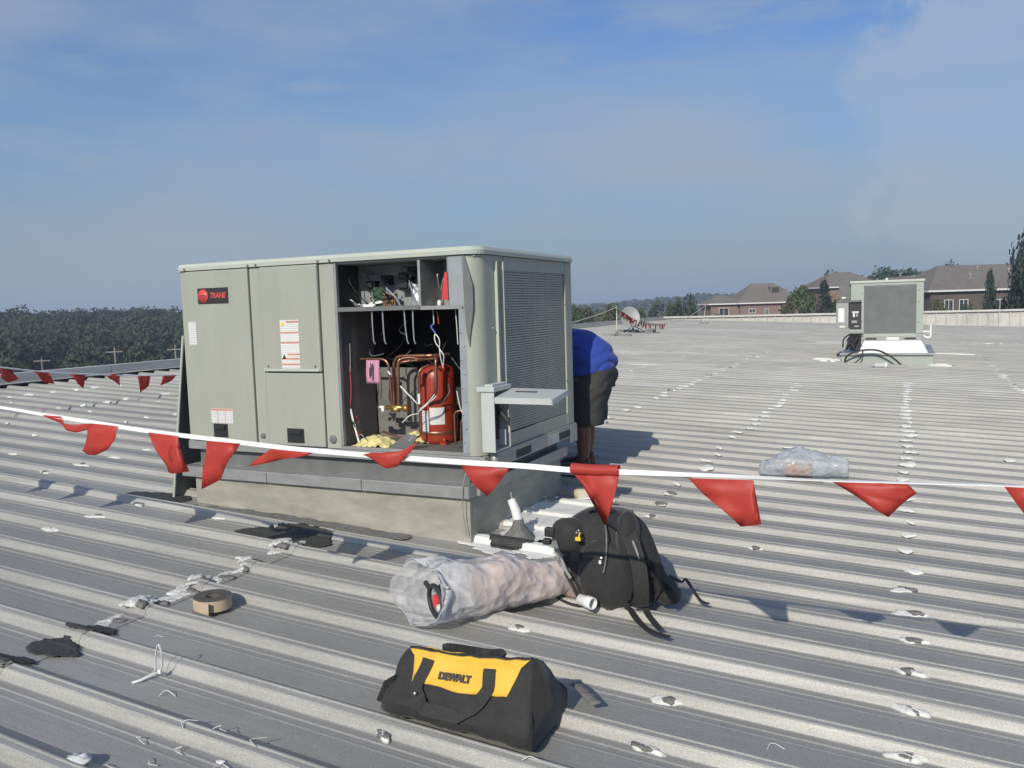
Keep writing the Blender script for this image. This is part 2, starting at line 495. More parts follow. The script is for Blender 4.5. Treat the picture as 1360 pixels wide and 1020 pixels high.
class MB:
    """collects faces; build() links them as one mesh object."""

    def __init__(self):
        self.v, self.f, self.mi, self.sm = [], [], [], []

    def add(self, verts, faces, mi=0, smooth=False):
        n = len(self.v)
        self.v.extend([tuple(p) for p in verts])
        for f in faces:
            self.f.append([i + n for i in f])
            self.mi.append(mi)
            self.sm.append(smooth)
        return self

    def box(self, a, b, mi=0, rot=None, piv=None):
        (x0, y0, z0), (x1, y1, z1) = a, b
        vs = [(x0, y0, z0), (x1, y0, z0), (x1, y1, z0), (x0, y1, z0), (x0, y0, z1), (x1, y0, z1), (x1, y1, z1), (x0, y1, z1)]
        if rot is not None:
            R = rot
            p = Vector(piv)
            vs = [tuple(R @ (Vector(q) - p) + p) for q in vs]
        return self.add(vs, [(0, 3, 2, 1), (4, 5, 6, 7), (0, 1, 5, 4), (1, 2, 6, 5), (2, 3, 7, 6), (3, 0, 4, 7)], mi)

    def tube(self, pts, r, n=8, mi=0, caps=True, smooth=True):
        pts = [Vector(p) for p in pts]
        rs = r if isinstance(r, (list, tuple)) else [r] * len(pts)
        vs, fs = [], []
        nrm = None
        for i, p in enumerate(pts):
            d = (pts[min(i + 1, len(pts) - 1)] - pts[max(i - 1, 0)])
            if d.length < 1e-9:
                d = Vector((0, 0, 1))
            d.normalize()
            if nrm is None:
                nrm = d.orthogonal().normalized()
            else:
                nrm = (nrm - d * nrm.dot(d))
                nrm = nrm.normalized() if nrm.length > 1e-6 else d.orthogonal().normalized()
            bi = d.cross(nrm)
            for k in range(n):
                a = 2 * math.pi * k / n
                vs.append(p + (nrm * math.cos(a) + bi * math.sin(a)) * rs[i])
        for i in range(len(pts) - 1):
            for k in range(n):
                a, b = i * n + k, i * n + (k + 1) % n
                fs.append((a, b, b + n, a + n))
        self.add(vs, fs, mi, smooth)
        if caps:
            m = len(pts) - 1
            self.add([vs[k] for k in range(n)], [tuple(range(n - 1, -1, -1))], mi)
            self.add([vs[m * n + k] for k in range(n)], [tuple(range(n))], mi)
        return self

    def ribbon(self, pts, side, w, th=0.002, mi=0):
        """flat strap along pts; side = width direction(s)."""
        pts = [Vector(p) for p in pts]
        sides = side if isinstance(side, list) else [side] * len(pts)
        ws = w if isinstance(w, (list, tuple)) else [w] * len(pts)
        vs, fs = [], []
        for i, p in enumerate(pts):
            d = (pts[min(i + 1, len(pts) - 1)] - pts[max(i - 1, 0)]).normalized()
            s = Vector(sides[i])
            s = (s - d * s.dot(d)).normalized()
            nn = d.cross(s)
            h = ws[i] / 2
            vs += [p + s * h + nn * th / 2, p - s * h + nn * th / 2, p - s * h - nn * th / 2, p + s * h - nn * th / 2]
        for i in range(len(pts) - 1):
            for k in range(4):
                a, b = i * 4 + k, i * 4 + (k + 1) % 4
                fs.append((a, b, b + 4, a + 4))
        m = (len(pts) - 1) * 4
        fs += [(3, 2, 1, 0), (m, m + 1, m + 2, m + 3)]
        return self.add(vs, fs, mi)

    def rings(self, rings, mi=0, smooth=True, cap0=True, cap1=True):
        n = len(rings[0])
        vs = [p for r in rings for p in r]
        fs = []
        for i in range(len(rings) - 1):
            for k in range(n):
                a, b = i * n + k, i * n + (k + 1) % n
                fs.append((a, b, b + n, a + n))
        if cap0:
            fs.append(tuple(range(n - 1, -1, -1)))
        if cap1:
            m = (len(rings) - 1) * n
            fs.append(tuple(m + k for k in range(n)))
        return self.add(vs, fs, mi, smooth)

    def lathe(self, prof, cen=(0, 0, 0), n=20, mi=0, smooth=True, axis='z', cap0=True, cap1=True):
        rings = []
        for r, h in prof:
            ring = []
            for k in range(n):
                a = 2 * math.pi * k / n
                c, s = r * math.cos(a), r * math.sin(a)
                q = (c, s, h) if axis == 'z' else ((c, -h, s) if axis == 'y' else (h, c, s))
                ring.append((q[0] + cen[0], q[1] + cen[1], q[2] + cen[2]))
            rings.append(ring)
        return self.rings(rings, mi, smooth, cap0, cap1)

    def prism(self, poly, d0, d1, axis='y', mi=0):
        """polygon extruded along an axis. poly in the other two coordinates."""
        def P(p, d):
            return (p[0], d, p[1]) if axis == 'y' else ((d, p[0], p[1]) if axis == 'x' else (p[0], p[1], d))
        n = len(poly)
        vs = [P(p, d0) for p in poly] + [P(p, d1) for p in poly]
        fs = [tuple(range(n)), tuple(range(2 * n - 1, n - 1, -1))]
        for k in range(n):
            fs.append((k, k + n, (k + 1) % n + n, (k + 1) % n))
        return self.add(vs, fs, mi)

    def grid(self, fn, nu, nv, mi=0, smooth=True, mask=None):
        vs = [fn(i / nu, j / nv) for i in range(nu + 1) for j in range(nv + 1)]
        fs = []
        for i in range(nu):
            for j in range(nv):
                if mask and not mask((i + .5) / nu, (j + .5) / nv):
                    continue
                a = i * (nv + 1) + j
                fs.append((a, a + nv + 1, a + nv + 2, a + 1))
        return self.add(vs, fs, mi, smooth)

    def mesh(self, name, mats):
        me = bpy.data.meshes.new(name)
        used = sorted({i for f in self.f for i in f})
        mp = {o: k for k, o in enumerate(used)}
        me.from_pydata([self.v[i] for i in used], [], [[mp[i] for i in f] for f in self.f])
        for m in (mats if isinstance(mats, (list, tuple)) else [mats]):
            me.materials.append(m)
        me.polygons.foreach_set('material_index', self.mi)
        me.polygons.foreach_set('use_smooth', self.sm)
        bm = bmesh.new()
        bm.from_mesh(me)
        bmesh.ops.recalc_face_normals(bm, faces=bm.faces)
        bm.to_mesh(me)
        bm.free()
        me.update()
        return me

    def build(self, name, mats, parent=None, bevel=0.0, seg=2, world=True, solid=0.0, sub=0):
        """vertices are given in world space when the parent only has a location; the part's own frame is its thing's."""
        if parent is not None and world:
            off, q = Vector((0, 0, 0)), parent
            while q is not None:
                off += q.location
                q = q.parent
            if off.length:
                self.v = [tuple(Vector(p) - off) for p in self.v]
        me = self.mesh(name, mats)
        o = bpy.data.objects.new(name, me)
        COL.objects.link(o)
        if parent is not None:
            o.parent = parent
        if solid:
            md = o.modifiers.new('solid', 'SOLIDIFY')
            md.thickness = solid
            md.offset = 0
        if bevel:
            md = o.modifiers.new('bevel', 'BEVEL')
            md.width = bevel
            md.segments = seg
            md.limit_method = 'ANGLE'
            md.angle_limit = math.radians(35)
        if sub:
            md = o.modifiers.new('subdiv', 'SUBSURF')
            md.levels = sub
            md.render_levels = sub
        return o


def copy_tree(o, parent=None):
    c = o.copy()
    COL.objects.link(c)
    if parent is not None:
        c.parent = parent
    for ch in list(o.children):
        copy_tree(ch, c)
    return c


_glyph = {}


def text_mesh(s, size, extrude=0.001, shear=0.0, weight=0.0):
    cu = bpy.data.curves.new('lettering', 'FONT')
    cu.body = s
    cu.size = size
    cu.extrude = extrude
    cu.shear = shear
    cu.offset = weight
    cu.resolution_u = 3
    cu.align_x = 'CENTER'
    cu.align_y = 'CENTER'
    o = bpy.data.objects.new('lettering', cu)
    COL.objects.link(o)
    dg = bpy.context.evaluated_depsgraph_get()
    me = bpy.data.meshes.new_from_object(o.evaluated_get(dg))
    bpy.data.objects.remove(o, do_unlink=True)
    return me


def text(s, size, loc, rot, m, parent, name='lettering', extrude=0.001, shear=0.0, weight=0.0, sx=1.0):
    me = text_mesh(s, size, extrude, shear, weight)
    me.materials.clear()
    me.materials.append(m)
    o = bpy.data.objects.new(name, me)
    COL.objects.link(o)
    o.parent = parent
    o.location = loc
    o.rotation_euler = rot
    o.scale = (sx, 1, 1)
    return o


def arc(p0, p1, p2, n=6):
    """rounded corner from p0 by p1 to p2 (quadratic curve)."""
    p0, p1, p2 = Vector(p0), Vector(p1), Vector(p2)
    return [(1 - t) ** 2 * p0 + 2 * t * (1 - t) * p1 + t * t * p2 for t in [i / n for i in range(n + 1)]]


def path(pts, rad=0.03, n=5):
    """polyline with rounded corners."""
    pts = [Vector(p) for p in pts]
    out = [pts[0]]
    for i in range(1, len(pts) - 1):
        a = (pts[i - 1] - pts[i])
        b = (pts[i + 1] - pts[i])
        r = min(rad, a.length * .45, b.length * .45)
        out += arc(pts[i] + a.normalized() * r, pts[i], pts[i] + b.normalized() * r, n)
    out.append(pts[-1])
    return out


def smooth_path(pts, n=6):
    """Catmull-Rom through pts."""
    P = [Vector(p) for p in pts]
    P = [P[0] * 2 - P[1]] + P + [P[-1] * 2 - P[-2]]
    out = []
    for i in range(1, len(P) - 2):
        for k in range(n):
            t = k / n
            out.append(0.5 * ((2 * P[i]) + (-P[i - 1] + P[i + 1]) * t + (2 * P[i - 1] - 5 * P[i] + 4 * P[i + 1] - P[i + 2]) * t * t
                              + (-P[i - 1] + 3 * P[i] - 3 * P[i + 1] + P[i + 2]) * t ** 3))
    out.append(P[-2])
    return out


# ------------------------------------------------------------------ the roof
K = 0.040            # fall of the roof towards +x
PER = 0.303          # rib spacing
PH = 0.109
SH = 0.028           # the ribs run a little askew to the purlins
DEP = 0.033
PROF = [(0.000, -DEP), (0.004, -DEP + .002), (0.021, -0.004), (0.026, 0.0), (0.046, 0.0005), (0.050, 0.004), (0.056, 0.004), (0.060, 0.0),
        (0.122, -DEP), (0.232, -DEP), (0.237, -DEP + .0014), (0.243, -DEP + .0014), (0.248, -DEP), (0.266, -DEP), (0.271, -DEP + .003),
        (0.276, -DEP + .003), (0.281, -DEP), (PER, -DEP)]
GRIME = {0.000: .7, 0.004: .3, 0.021: .05, 0.026: .08, 0.046: .5, 0.050: .12, 0.056: .10, 0.060: .55, 0.122: .9, 0.232: 1, 0.237: .8,
         0.243: .8, 0.248: 1, 0.266: 1, 0.271: .5, 0.276: .5, 0.281: .95, PER: .7}


def prof(w):
    t = (w - PH) % PER
    for (a, za), (b, zb) in zip(PROF, PROF[1:]):
        if a <= t <= b:
            return za + (zb - za) * (t - a) / (b - a)
    return -DEP


def rz(x, y):
    return -K * x + prof(y + SH * x)


def rib_front(x, y, t=0.004):
    """y of the nearest rib's near foot at x."""
    n = round((y + SH * x - PH - t) / PER)
    return PH + t + n * PER - SH * x


X_RIDGE, X_LAP, X_EAVE = -10.9, -2.80, 9.0
Y0, Y1 = -3.0, 41.0

deck = MB()
zr, ze = -K * (X_RIDGE - .2) - .1, -K * X_EAVE - .1
deck.add([(X_RIDGE - .2, Y0, zr), (X_EAVE, Y0, ze), (X_EAVE, Y1 + .3, ze), (X_RIDGE - .2, Y1 + .3, zr),
          (X_RIDGE - .2, Y0, zr - .15), (X_EAVE, Y0, ze - .15), (X_EAVE, Y1 + .3, ze - .15), (X_RIDGE - .2, Y1 + .3, zr - .15)],
         [(0, 1, 2, 3), (7, 6, 5, 4), (0, 4, 5, 1), (1, 5, 6, 2), (2, 6, 7, 3), (3, 7, 4, 0)])
deck.add([(X_RIDGE - .2, Y0, zr), (X_RIDGE - 9.2, Y0, zr - .36), (X_RIDGE - 9.2, Y1 + .3, zr - .36), (X_RIDGE - .2, Y1 + .3, zr)], [(0, 1, 2, 3)])
roof = tag(deck.build('roof', M['galv_dark']), kind='structure')


def sheet_mesh(xa, xb, lift, nseg):
    """one roofing sheet, three ribs wide, lapping over its neighbours."""
    ws = [(0.046 + w, z + (0.003 if w > 3 * PER - .02 else 0), GRIME_AT(0.046 + w)) for w, z in SHEET]
    m = MB()
    xs = [xa + (xb - xa) * i / nseg for i in range(nseg + 1)]
    vs, g = [], []
    for x in xs:
        for w, z, gr in ws:
            vs.append((x, w - SH * x, z - K * x + lift))
            g.append(gr)
    n = len(ws)
    fs = [(i * n + k, (i + 1) * n + k, (i + 1) * n + k + 1, i * n + k + 1) for i in range(nseg) for k in range(n - 1)]
    # the cut edge at the low end
    base = len(vs)
    for w, z, gr in ws:
        vs.append((xb, w - SH * xb, z - K * xb + lift - 0.004))
        g.append(1.0)
    fs += [(nseg * n + k, base + k, base + k + 1, nseg * n + k + 1) for k in range(n - 1)]
    me = bpy.data.meshes.new('roof_panel')
    me.from_pydata(vs, [], fs)
    me.materials.append(M['roof'])
    at = me.attributes.new('grime', 'FLOAT', 'POINT')
    at.data.foreach_set('value', g)
    me.update()
    return me


def GRIME_AT(w):
    t = w % PER
    ks = sorted(GRIME)
    for a, b in zip(ks, ks[1:]):
        if a <= t <= b:
            return GRIME[a] + (GRIME[b] - GRIME[a]) * (t - a) / (b - a)
    return 1.0


SHEET = []
for r in range(4):
    for t, z in PROF[:-1]:
        w = r * PER + t - 0.046
        if 0 <= w <= 3 * PER + 0.0125:
            SHEET.append((w, z))
SHEET = sorted(set(SHEET))
me_up = sheet_mesh(X_RIDGE, X_LAP, 0.004, 4)
me_dn = sheet_mesh(X_LAP - 0.12, X_EAVE, 0.0, 4)
for k in range(int((Y1 - Y0) / (3 * PER)) + 1):
    w0 = PH + math.floor((Y0 - PH) / (3 * PER)) * 3 * PER + k * 3 * PER
    for me in (me_up, me_dn):
        o = bpy.data.objects.new('roof_panel', me)
        COL.objects.link(o)
        o.parent = roof
        o.location = (0, w0, rnd.uniform(-.0006, .0006))

# ridge flashing behind the sheets' upper ends
for k in range(15):
    y = Y0 + k * 2.95
    zt = -K * X_RIDGE
    m = MB()
    m.prism([(X_RIDGE - .30, zt + .10), (X_RIDGE - .10, zt + .165), (X_RIDGE - .075, zt + .155), (X_RIDGE - .075, zt + .032),
             (X_RIDGE - .03, zt + .026), (X_RIDGE - .03, zt + .018), (X_RIDGE - .30, zt + .018)], y, y + 2.94)
    m.build('ridge_cap', M['ridge'], roof)
m = MB()
m.box((X_RIDGE - .25, Y0, -K * X_RIDGE - .08), (X_RIDGE - .06, Y1, -K * X_RIDGE + .014))
m.build('ridge_closure', M['dark'], roof)


def conform(name, material, x0, x1, y0, y1, inside, lift=0.006, du=0.03, dv=0.012, fill=None):
    """a coat or a puddle that follows the ribs."""
    nu, nv = max(2, int((x1 - x0) / du)), max(2, int((y1 - y0) / dv))

    def fn(a, b):
        x, y = x0 + (x1 - x0) * a, y0 + (y1 - y0) * b
        n = noise.noise(Vector((x * 9, y * 9, 3.1))) * .003
        z = rz(x, y)
        if fill is not None:
            z = max(z, -K * x - fill)
        return (x, y, z + lift + n)

    def mk(a, b):
        return inside(x0 + (x1 - x0) * a, y0 + (y1 - y0) * b)
    g = MB().grid(fn, nu, nv, mask=mk)
    return g.build(name, material, roof, solid=0.003) if g.f else None


def blob_mask(cx, cy, rx, ry, seed=0.0, amp=0.35, fr=7.0):
    def f(x, y):
        d = math.hypot((x - cx) / rx, (y - cy) / ry)
        return d + amp * noise.noise(Vector((x * fr, y * fr, seed))) + amp * .5 * noise.noise(Vector((x * fr * 3, y * fr * 3, seed))) < 1
    return f


def blob(name, material, cx, cy, rx, ry, seed=0.0, amp=.35, fr=7.0, flat=False, **kw):
    f = blob_mask(cx, cy, rx, ry, seed, amp, fr)
    g = (lambda x, y: f(x, y) and prof(y + SH * x) < -DEP + .012) if flat else f
    return conform(name, material, cx - rx * 1.6, cx + rx * 1.6, cy - ry * 1.6, cy + ry * 1.6, g, **kw)


# white coating right of the kerb and mastic round it
blob('coating_patch', M['coating'], -1.84, 4.42, .27, .50, 1.7, fill=.016, du=.02, dv=.008)
blob('coating_patch', M['coating'], -1.66, 4.22, .22, .20, 2.7, lift=.008, fill=.018, du=.02, dv=.008)
blob('coating_patch', M['coating'], -1.84, 3.80, .24, .10, 5.1, lift=.004, du=.015, dv=.006, amp=.6)
blob('mastic_patch', M['tar'], -1.87, 3.86, .13, .10, 4.2, lift=.012, du=.012, dv=.006)
blob('mastic_patch', M['tar'], -3.04, 3.44, .30, .13, 6.6, amp=.25, du=.012, dv=.006)
blob('mastic_patch', M['tar'], -4.33, 3.75, .24, .12, 7.3, du=.012, dv=.006)
blob('mastic_patch', M['stain'], -3.1, 3.70, .75, .07, 8.8, lift=.008, du=.015, dv=.006)
# long pale strips of coating far down the roof
for (a, b, y, w) in [(-8.2, -3.2, 30.2, 1.05), (-5.3, -2.9, 20.6, .62), (-6.9, -2.9, 18.0, .55), (-6.2, -3.0, 15.0, .22), (-2.7, 0.0, 24.6, .5),
                     (-5.5, -2.9, 11.4, .13), (2.0, 3.1, 31.0, .7), (2.6, 3.5, 27.0, .45), (-7.6, -4.6, 25.6, .45)]:
    conform('coating_strip', M['faded'], a, b, y - w, y + w,
            lambda x, yy, y=y, w=w, a=a, b=b: abs(yy - y) < w * (0.8 + .4 * noise.noise(Vector((x * .8, yy * 2, 2)))) * min(1, (x - a) * 2.5 + .1, (b - x) * 2.5 + .1),
            du=.20, dv=.022, lift=.009)


# sealant over the screw heads
def dab_mesh(seed, rx, ry, h):
    r = random.Random(seed)
    n = 18
    rings = []
    ph = [r.uniform(0.5, 1.4) for _ in range(n)]
    ph = [(ph[k] * .6 + ph[k - 1] * .2 + ph[(k + 1) % n] * .2) for k in range(n)]
    for q, z in ((1.0, -.008), (.99, .0015), (.80, h * .55), (.55, h * .8), (.28, h)):
        rings.append([(rx * q * ph[k] * math.cos(2 * math.pi * k / n), ry * q * ph[k] * math.sin(2 * math.pi * k / n),
                       z * r.uniform(.55, 1.3) if z > 0 else z) for k in range(n)])
    m = MB()
    m.rings(rings)
    return m.mesh('sealant_dab', M['caulk'])


dabs = [dab_mesh(s, rx, ry, h) for s, rx, ry, h in
        [(1, .058, .022, .008), (2, .044, .024, .010), (3, .075, .026, .007), (4, .036, .020, .010), (5, .062, .030, .011), (6, .050, .018, .007), (7, .068, .020, .008), (8, .052, .028, .009)]]
stain_me = [dab_mesh(s, rx, ry, h) for s, rx, ry, h in [(11, .036, .020, .007), (12, .044, .022, .006), (13, .030, .018, .008)]]
for q in stain_me:
    q.name = 'mastic_spot'
    q.materials[0] = M['stain']


def put(me, name, x, y, s=1.0, dz=0.0, rz_=None, wide=1.0):
    o = bpy.data.objects.new(name, me)
    COL.objects.link(o)
    o.parent = roof
    o.location = (x, y, rz(x, y) + dz)
    o.rotation_euler = (rnd.uniform(-.1, .35), math.atan(K), rnd.uniform(-.5, .5) if rz_ is None else rz_)
    o.scale = (s, s * rnd.uniform(.8, 1.3) * wide, s)
    return o


def dab(x, y, s=1.0, spot=False, snap=True):
    far = y > 4.6
    if snap:
        y = rib_front(x, y, 0.010 if far else 0.002)
    o = put(rnd.choice(dabs), 'sealant_dab', x, y, s * (.80 if far else 1), .006, wide=1.15 if far else 1.0)
    if far:
        o.rotation_euler.x = rnd.uniform(.15, .45)
    if spot:
        put(rnd.choice(stain_me), 'mastic_spot', x + rnd.uniform(-.004, .014), y + rnd.uniform(-.006, .002), s * rnd.uniform(.75, 1.0), .0115)


near = [(-1.40, 1.93, 1.0, 1), (-.69, 2.53, 1.1, 1), (-.68, 2.31, 1.0, 1), (-1.37, 2.84, .9, 1), (-2.07, 1.45, 1.0, 0), (-.70, 4.28, .9, 1),
        (-1.36, 4.64, 1.0, 1), (-1.40, 5.24, 1.0, 1), (-.91, 7.36, 1.0, 0), (.78, 7.79, 1.3, 0), (-1.38, 4.95, .9, 1), (-1.39, 4.3, .9, 1),
        (-3.62, 3.41, .9, 0), (-4.30, 3.55, 1.0, 1), (-4.28, 3.22, 1.0, 1), (-4.27, 2.91, 1.0, 1), (-5.66, 4.74, 1.2, 0), (-5.66, 4.45, 1.3, 0),
        (-5.64, 4.13, 1.3, 1), (-5.65, 3.83, 1.1, 1), (-7.03, 6.25, 1.2, 0), (-7.11, 6.03, 1.2, 0), (-7.05, 5.66, 1.3, 0), (-7.14, 4.86, 1.1, 0),
        (-8.52, 6.32, 1.5, 0), (-8.50, 6.62, 1.5, 0), (-8.56, 6.99, 1.3, 0), (-8.53, 7.52, 1.3, 0), (-8.52, 6.04, 1.1, 0), (-8.0, 7.14, .8, 0),
        (-8.0, 6.19, .8, 0), (-8.01, 5.26, .9, 0), (-9.93, 6.67, 1.4, 0), (-9.92, 6.94, 1.4, 0), (-9.89, 7.24, 1.3, 0), (-9.91, 7.53, 1.4, 0),
        (-9.8, 7.93, 1.3, 0), (-9.38, 6.23, .9, 0), (-9.88, 6.35, 1.2, 0), (-6.5, 4.19, .8, 0), (-4.3, 2.55, 1.0, 1)]
for x, y, s, sp in near:
    dab(x, y, s, sp)
y = 2.05
while y < 4.45:
    dab(.03 + rnd.uniform(-.012, .012), y, 1.0, True)
    y += PER
while y < 14:
    dab(.02 + rnd.uniform(-.03, .03), y, 1.1 if y < 7 else 1.4)
    y += PER
y = 5.5
while y < 13:
    if rnd.random() < .93:
        dab(-1.41 + rnd.uniform(-.05, .05), y, 1.3)
    y += PER
y = 8.0
while y < 24:
    if rnd.random() < .75:
        dab(-2.86 + rnd.uniform(-.05, .05), y, 1.4, rnd.random() < .25)
    y += PER
y = 11.5
while y < 27:
    if rnd.random() < .6:
        dab(1.47 + rnd.uniform(-.05, .05), y, 1.5, rnd.random() < .2)
    y += PER
for x in (-4.25, -5.66, -7.07):
    y = 10.0
    while y < 20:
        if rnd.random() < .28:
            dab(x + rnd.uniform(-.05, .05), y, 1.3)
        y += PER
# the end lap in front: mastic and sealant along the cut edge of the upper sheets
for y, s, kind in [(1.80, 1.0, 't'), (1.95, 1.3, 't'), (2.10, 1.2, 't'), (2.23, .8, 'c'), (2.34, 1.4, 'w'), (2.44, 1.3, 'w'), (2.60, 1.5, 'w'), (2.70, 1.3, 'w'),
                   (2.80, 1.1, 'w'), (2.92, 1.4, 'w'), (3.02, 1.1, 'w'), (3.24, 1.5, 'w'), (3.33, 1.2, 'c')]:
    x = X_LAP - .02 + rnd.uniform(-.05, .01)
    if kind == 't':
        blob('mastic_patch', M['tar'], x - .02, y, .085 * s, .05 * s, y * 3, lift=.009, du=.012, dv=.006)
    else:
        for q in range(7):
            put(rnd.choice(dabs), 'sealant_dab', x - .03 + rnd.uniform(-.035, .03), y + rnd.uniform(-.075, .06), s * rnd.uniform(.35, .75), .005, rnd.uniform(.9, 2.0))
        put(rnd.choice(stain_me), 'mastic_spot', x - .01, y, s * .8, .010)
# loose curls of old sealant
curl = []
for s in range(4):
    r = random.Random(40 + s)
    pts = [(0, 0, .004), (.015, .012, .012), (.03, r.uniform(-.01, .03), .014), (.05, r.uniform(-.02, .02), .004)]
    curl.append(MB().tube(smooth_path(pts, 4), .0014, 5).mesh('sealant_curl', M['caulk']))
for x, y in [(-2.0, 1.62), (-1.93, 1.70), (-1.86, 1.63), (-1.80, 1.74), (-1.88, 1.56), (-1.72, 1.60), (-1.97, 1.5), (-1.66, 1.71), (-2.2, 1.85), (-1.35, 1.6),
             (-1.1, 1.75), (-2.55, 2.2), (-.9, 2.0), (-1.3, 2.45), (-.35, 2.4)]:
    o = put(rnd.choice(curl), 'sealant_curl', x, y, 1.0, .002, rnd.uniform(0, 6))

# parapet at the far gable
pw = thing('parapet_wall', 'low ribbed metal parapet wall with a pale cap along the far end of the roof', 'wall', (0, Y1, 0))
TOP = .50
for k in range(17):
    xa, xb = -11.0 + k * 1.2, -11.0 + (k + 1) * 1.2
    m = MB()
    zb = -K * xb - .12
    m.box((xa, Y1 + .02, zb), (xb - .004, Y1 + .10, TOP))
    for q in range(3):
        xc = xa + .2 + q * .4
        m.prism([(xc - .035, Y1 + .02), (xc - .02, Y1 - .025), (xc + .02, Y1 - .025), (xc + .035, Y1 + .02)], zb, TOP - .002, axis='z')
    m.build('wall_sheet', M['wallpanel'], pw)
for k in range(7):
    xa = -11.05 + k * 2.95
    MB().box((xa, Y1 - .09, TOP), (xa + 2.94, Y1 + .22, TOP + .085)).build('wall_cap', M['cap'], pw, bevel=.01)

# building below the roof and the land around it
m = MB()
m.box((X_RIDGE - 9, Y0 + .3, -9), (X_EAVE - .3, Y1 + .1, -1.2))
tag(m.build('building_wall', M['wallpanel']), kind='structure')


def land(x, y):
    """height of the ground."""
    d = math.hypot(x, y)
    a = math.atan2(x, y)                       # 0 = straight down the long axis of the roof
    left = min(1, max(0, (-a - math.radians(28)) / math.radians(16)))
    left = left * left * (3 - 2 * left)
    zr_ = -4.5 + max(0, (d - 160)) * .0045
    zl = -16 + max(0, d - 90) * .062 if d < 330 else -16 + 240 * .062
    return zr_ * (1 - left) + zl * left


g = MB()
R_ = [0, 12, 30, 50, 70, 90, 110, 130, 160, 200, 250, 300, 360, 450, 600, 800, 1200, 2200, 4000]
n = 96
vs = [(0, 0, -9.3)]
for r in R_[1:]:
    for k in range(n):
        a = 2 * math.pi * k / n
        x, y = r * math.sin(a), r * math.cos(a)
        vs.append((x, y, min(land(x, y), -9.3) if r <= 50 and False else (land(x, y) if r > 50 else -9.3)))
fs = [(0, 1 + k, 1 + (k + 1) % n) for k in range(n)]
for i in range(len(R_) - 2):
    for k in range(n):
        a, b = 1 + i * n + k, 1 + i * n + (k + 1) % n
        fs.append((a, a + n, b + n, b))
g.add(vs, fs, 0, True)
tag(g.build('ground', M['ground']), kind='structure')


# ------------------------------------------------------------------ the large open unit and its kerb
XL, XR, YF, YB = -4.05, -1.98, 3.78, 5.09
ZB, ZC, ZT = 0.525, 1.575, 1.618
kb = thing('roof_curb', 'long weathered sheet metal curb under the large open air conditioning unit', 'roof curb', (-3.05, 4.42, .12))
m = MB()
m.box((-4.03, YF, -.12), (-2.07, YF + .03, .30)); m.box((-4.03, 5.03, -.12), (-2.07, 5.06, .30))
m.box((-4.03, YF + .03, -.12), (-4.0, 5.03, .30)); m.box((-2.10, YF + .03, -.12), (-2.07, 5.03, .30))
m.build('curb_wall', M['curb'], kb, bevel=.004)
for k in range(3):
    xa = -4.105 + k * .684
    MB().box((xa, YF - .035, .30), (xa + .680, YF + .05, .366)).build('nailer', M['galv'], kb, bevel=.004)
MB().box((-2.115, YF + .055, .30), (-2.035, 5.10, .366)).build('nailer', M['galv'], kb, bevel=.004)
MB().box((-4.105, YF + .055, .30), (-4.03, 5.10, .366)).build('nailer', M['galv'], kb, bevel=.004)
MB().box((-4.02, YF + .045, .366), (-2.09, 5.05, .474)).build('adapter', M['galv_dark'], kb)

ru = thing('rooftop_unit', 'large grey-green air conditioning unit with its front compartment open and a red compressor inside', 'air conditioner', (-3.01, 4.43, .474))
# shell
m = MB()
m.box((XL, YF + .012, ZB), (XL + .012, YB, ZC))                       # left end
m.box((XL + .012, YB - .012, ZB), (XR, YB, ZC))                       # back
m.box((XL + .012, YF + .012, ZC - .012), (XR - .02, YB - .012, ZC))   # under the lid
m.box((XL + .012, YF + .012, ZB), (-2.91, YF + .02, ZC - .012))       # behind the closed panels
m.build('housing', M['paint'], ru)
# posts on the front
for xa, xb in ((XL, -4.0), (-3.495, -3.414), (-2.985, -2.885)):
    MB().box((xa, YF - .001, ZB), (xb, YF + .012, ZC - .002)).build('post', M['paint'], ru, bevel=.004)
# closed panels
pa = MB().box((-3.994, YF - .012, ZB + .004), (-3.501, YF + .011, ZC - .004)).build('access_panel', M['paint'], ru, bevel=.006)
pb = MB().box((-3.408, YF - .010, ZB + .004), (-2.991, YF + .011, .955)).build('access_panel', M['paint'], ru, bevel=.006)
pc = MB()
pc.box((-3.408, YF - .018, .962), (-2.991, YF + .011, ZC - .004))
pc = pc.build('access_panel', M['paint'], ru, bevel=.008)
MB().box((-3.400, YF - .026, .966), (-3.0, YF - .019, .980)).build('flange', M['paint_cap'], pc, bevel=.003)
for x in (-3.37, -3.03):
    MB().lathe([(.007, -.005), (.007, 0), (.004, .004)], (x, YF - .020, .995), 8, axis='y').build('screw', M['galv_dark'], pc)
# handles and plugs
for par, xa, xb, za, zb in ((pa, -3.835, -3.722, .558, .640), (pb, -3.262, -3.140, .548, .632)):
    h = MB()
    h.box((xa, YF - .016, za), (xb, YF - .0125, zb))
    h.prism([(xa + .012, zb - .012), (xb - .012, zb - .012), (xb - .02, zb - .034), (xa + .02, zb - .034)], YF - .026, YF - .017)
    h.build('handle', M['black'], par, bevel=.003)
for x, r in ((-3.455, .017), (-2.940, .024)):
    MB().lathe([(r, -.002), (r, .004), (r * .8, .006)], (x, YF - .0025, .577), 16, axis='y').build('plug', M['galv_dark'], ru)
MB().box((XL - .004, YF - .006, .515), (XL + .044, YF - .0015, .545)).build('bracket', M['galv'], ru, bevel=.002)
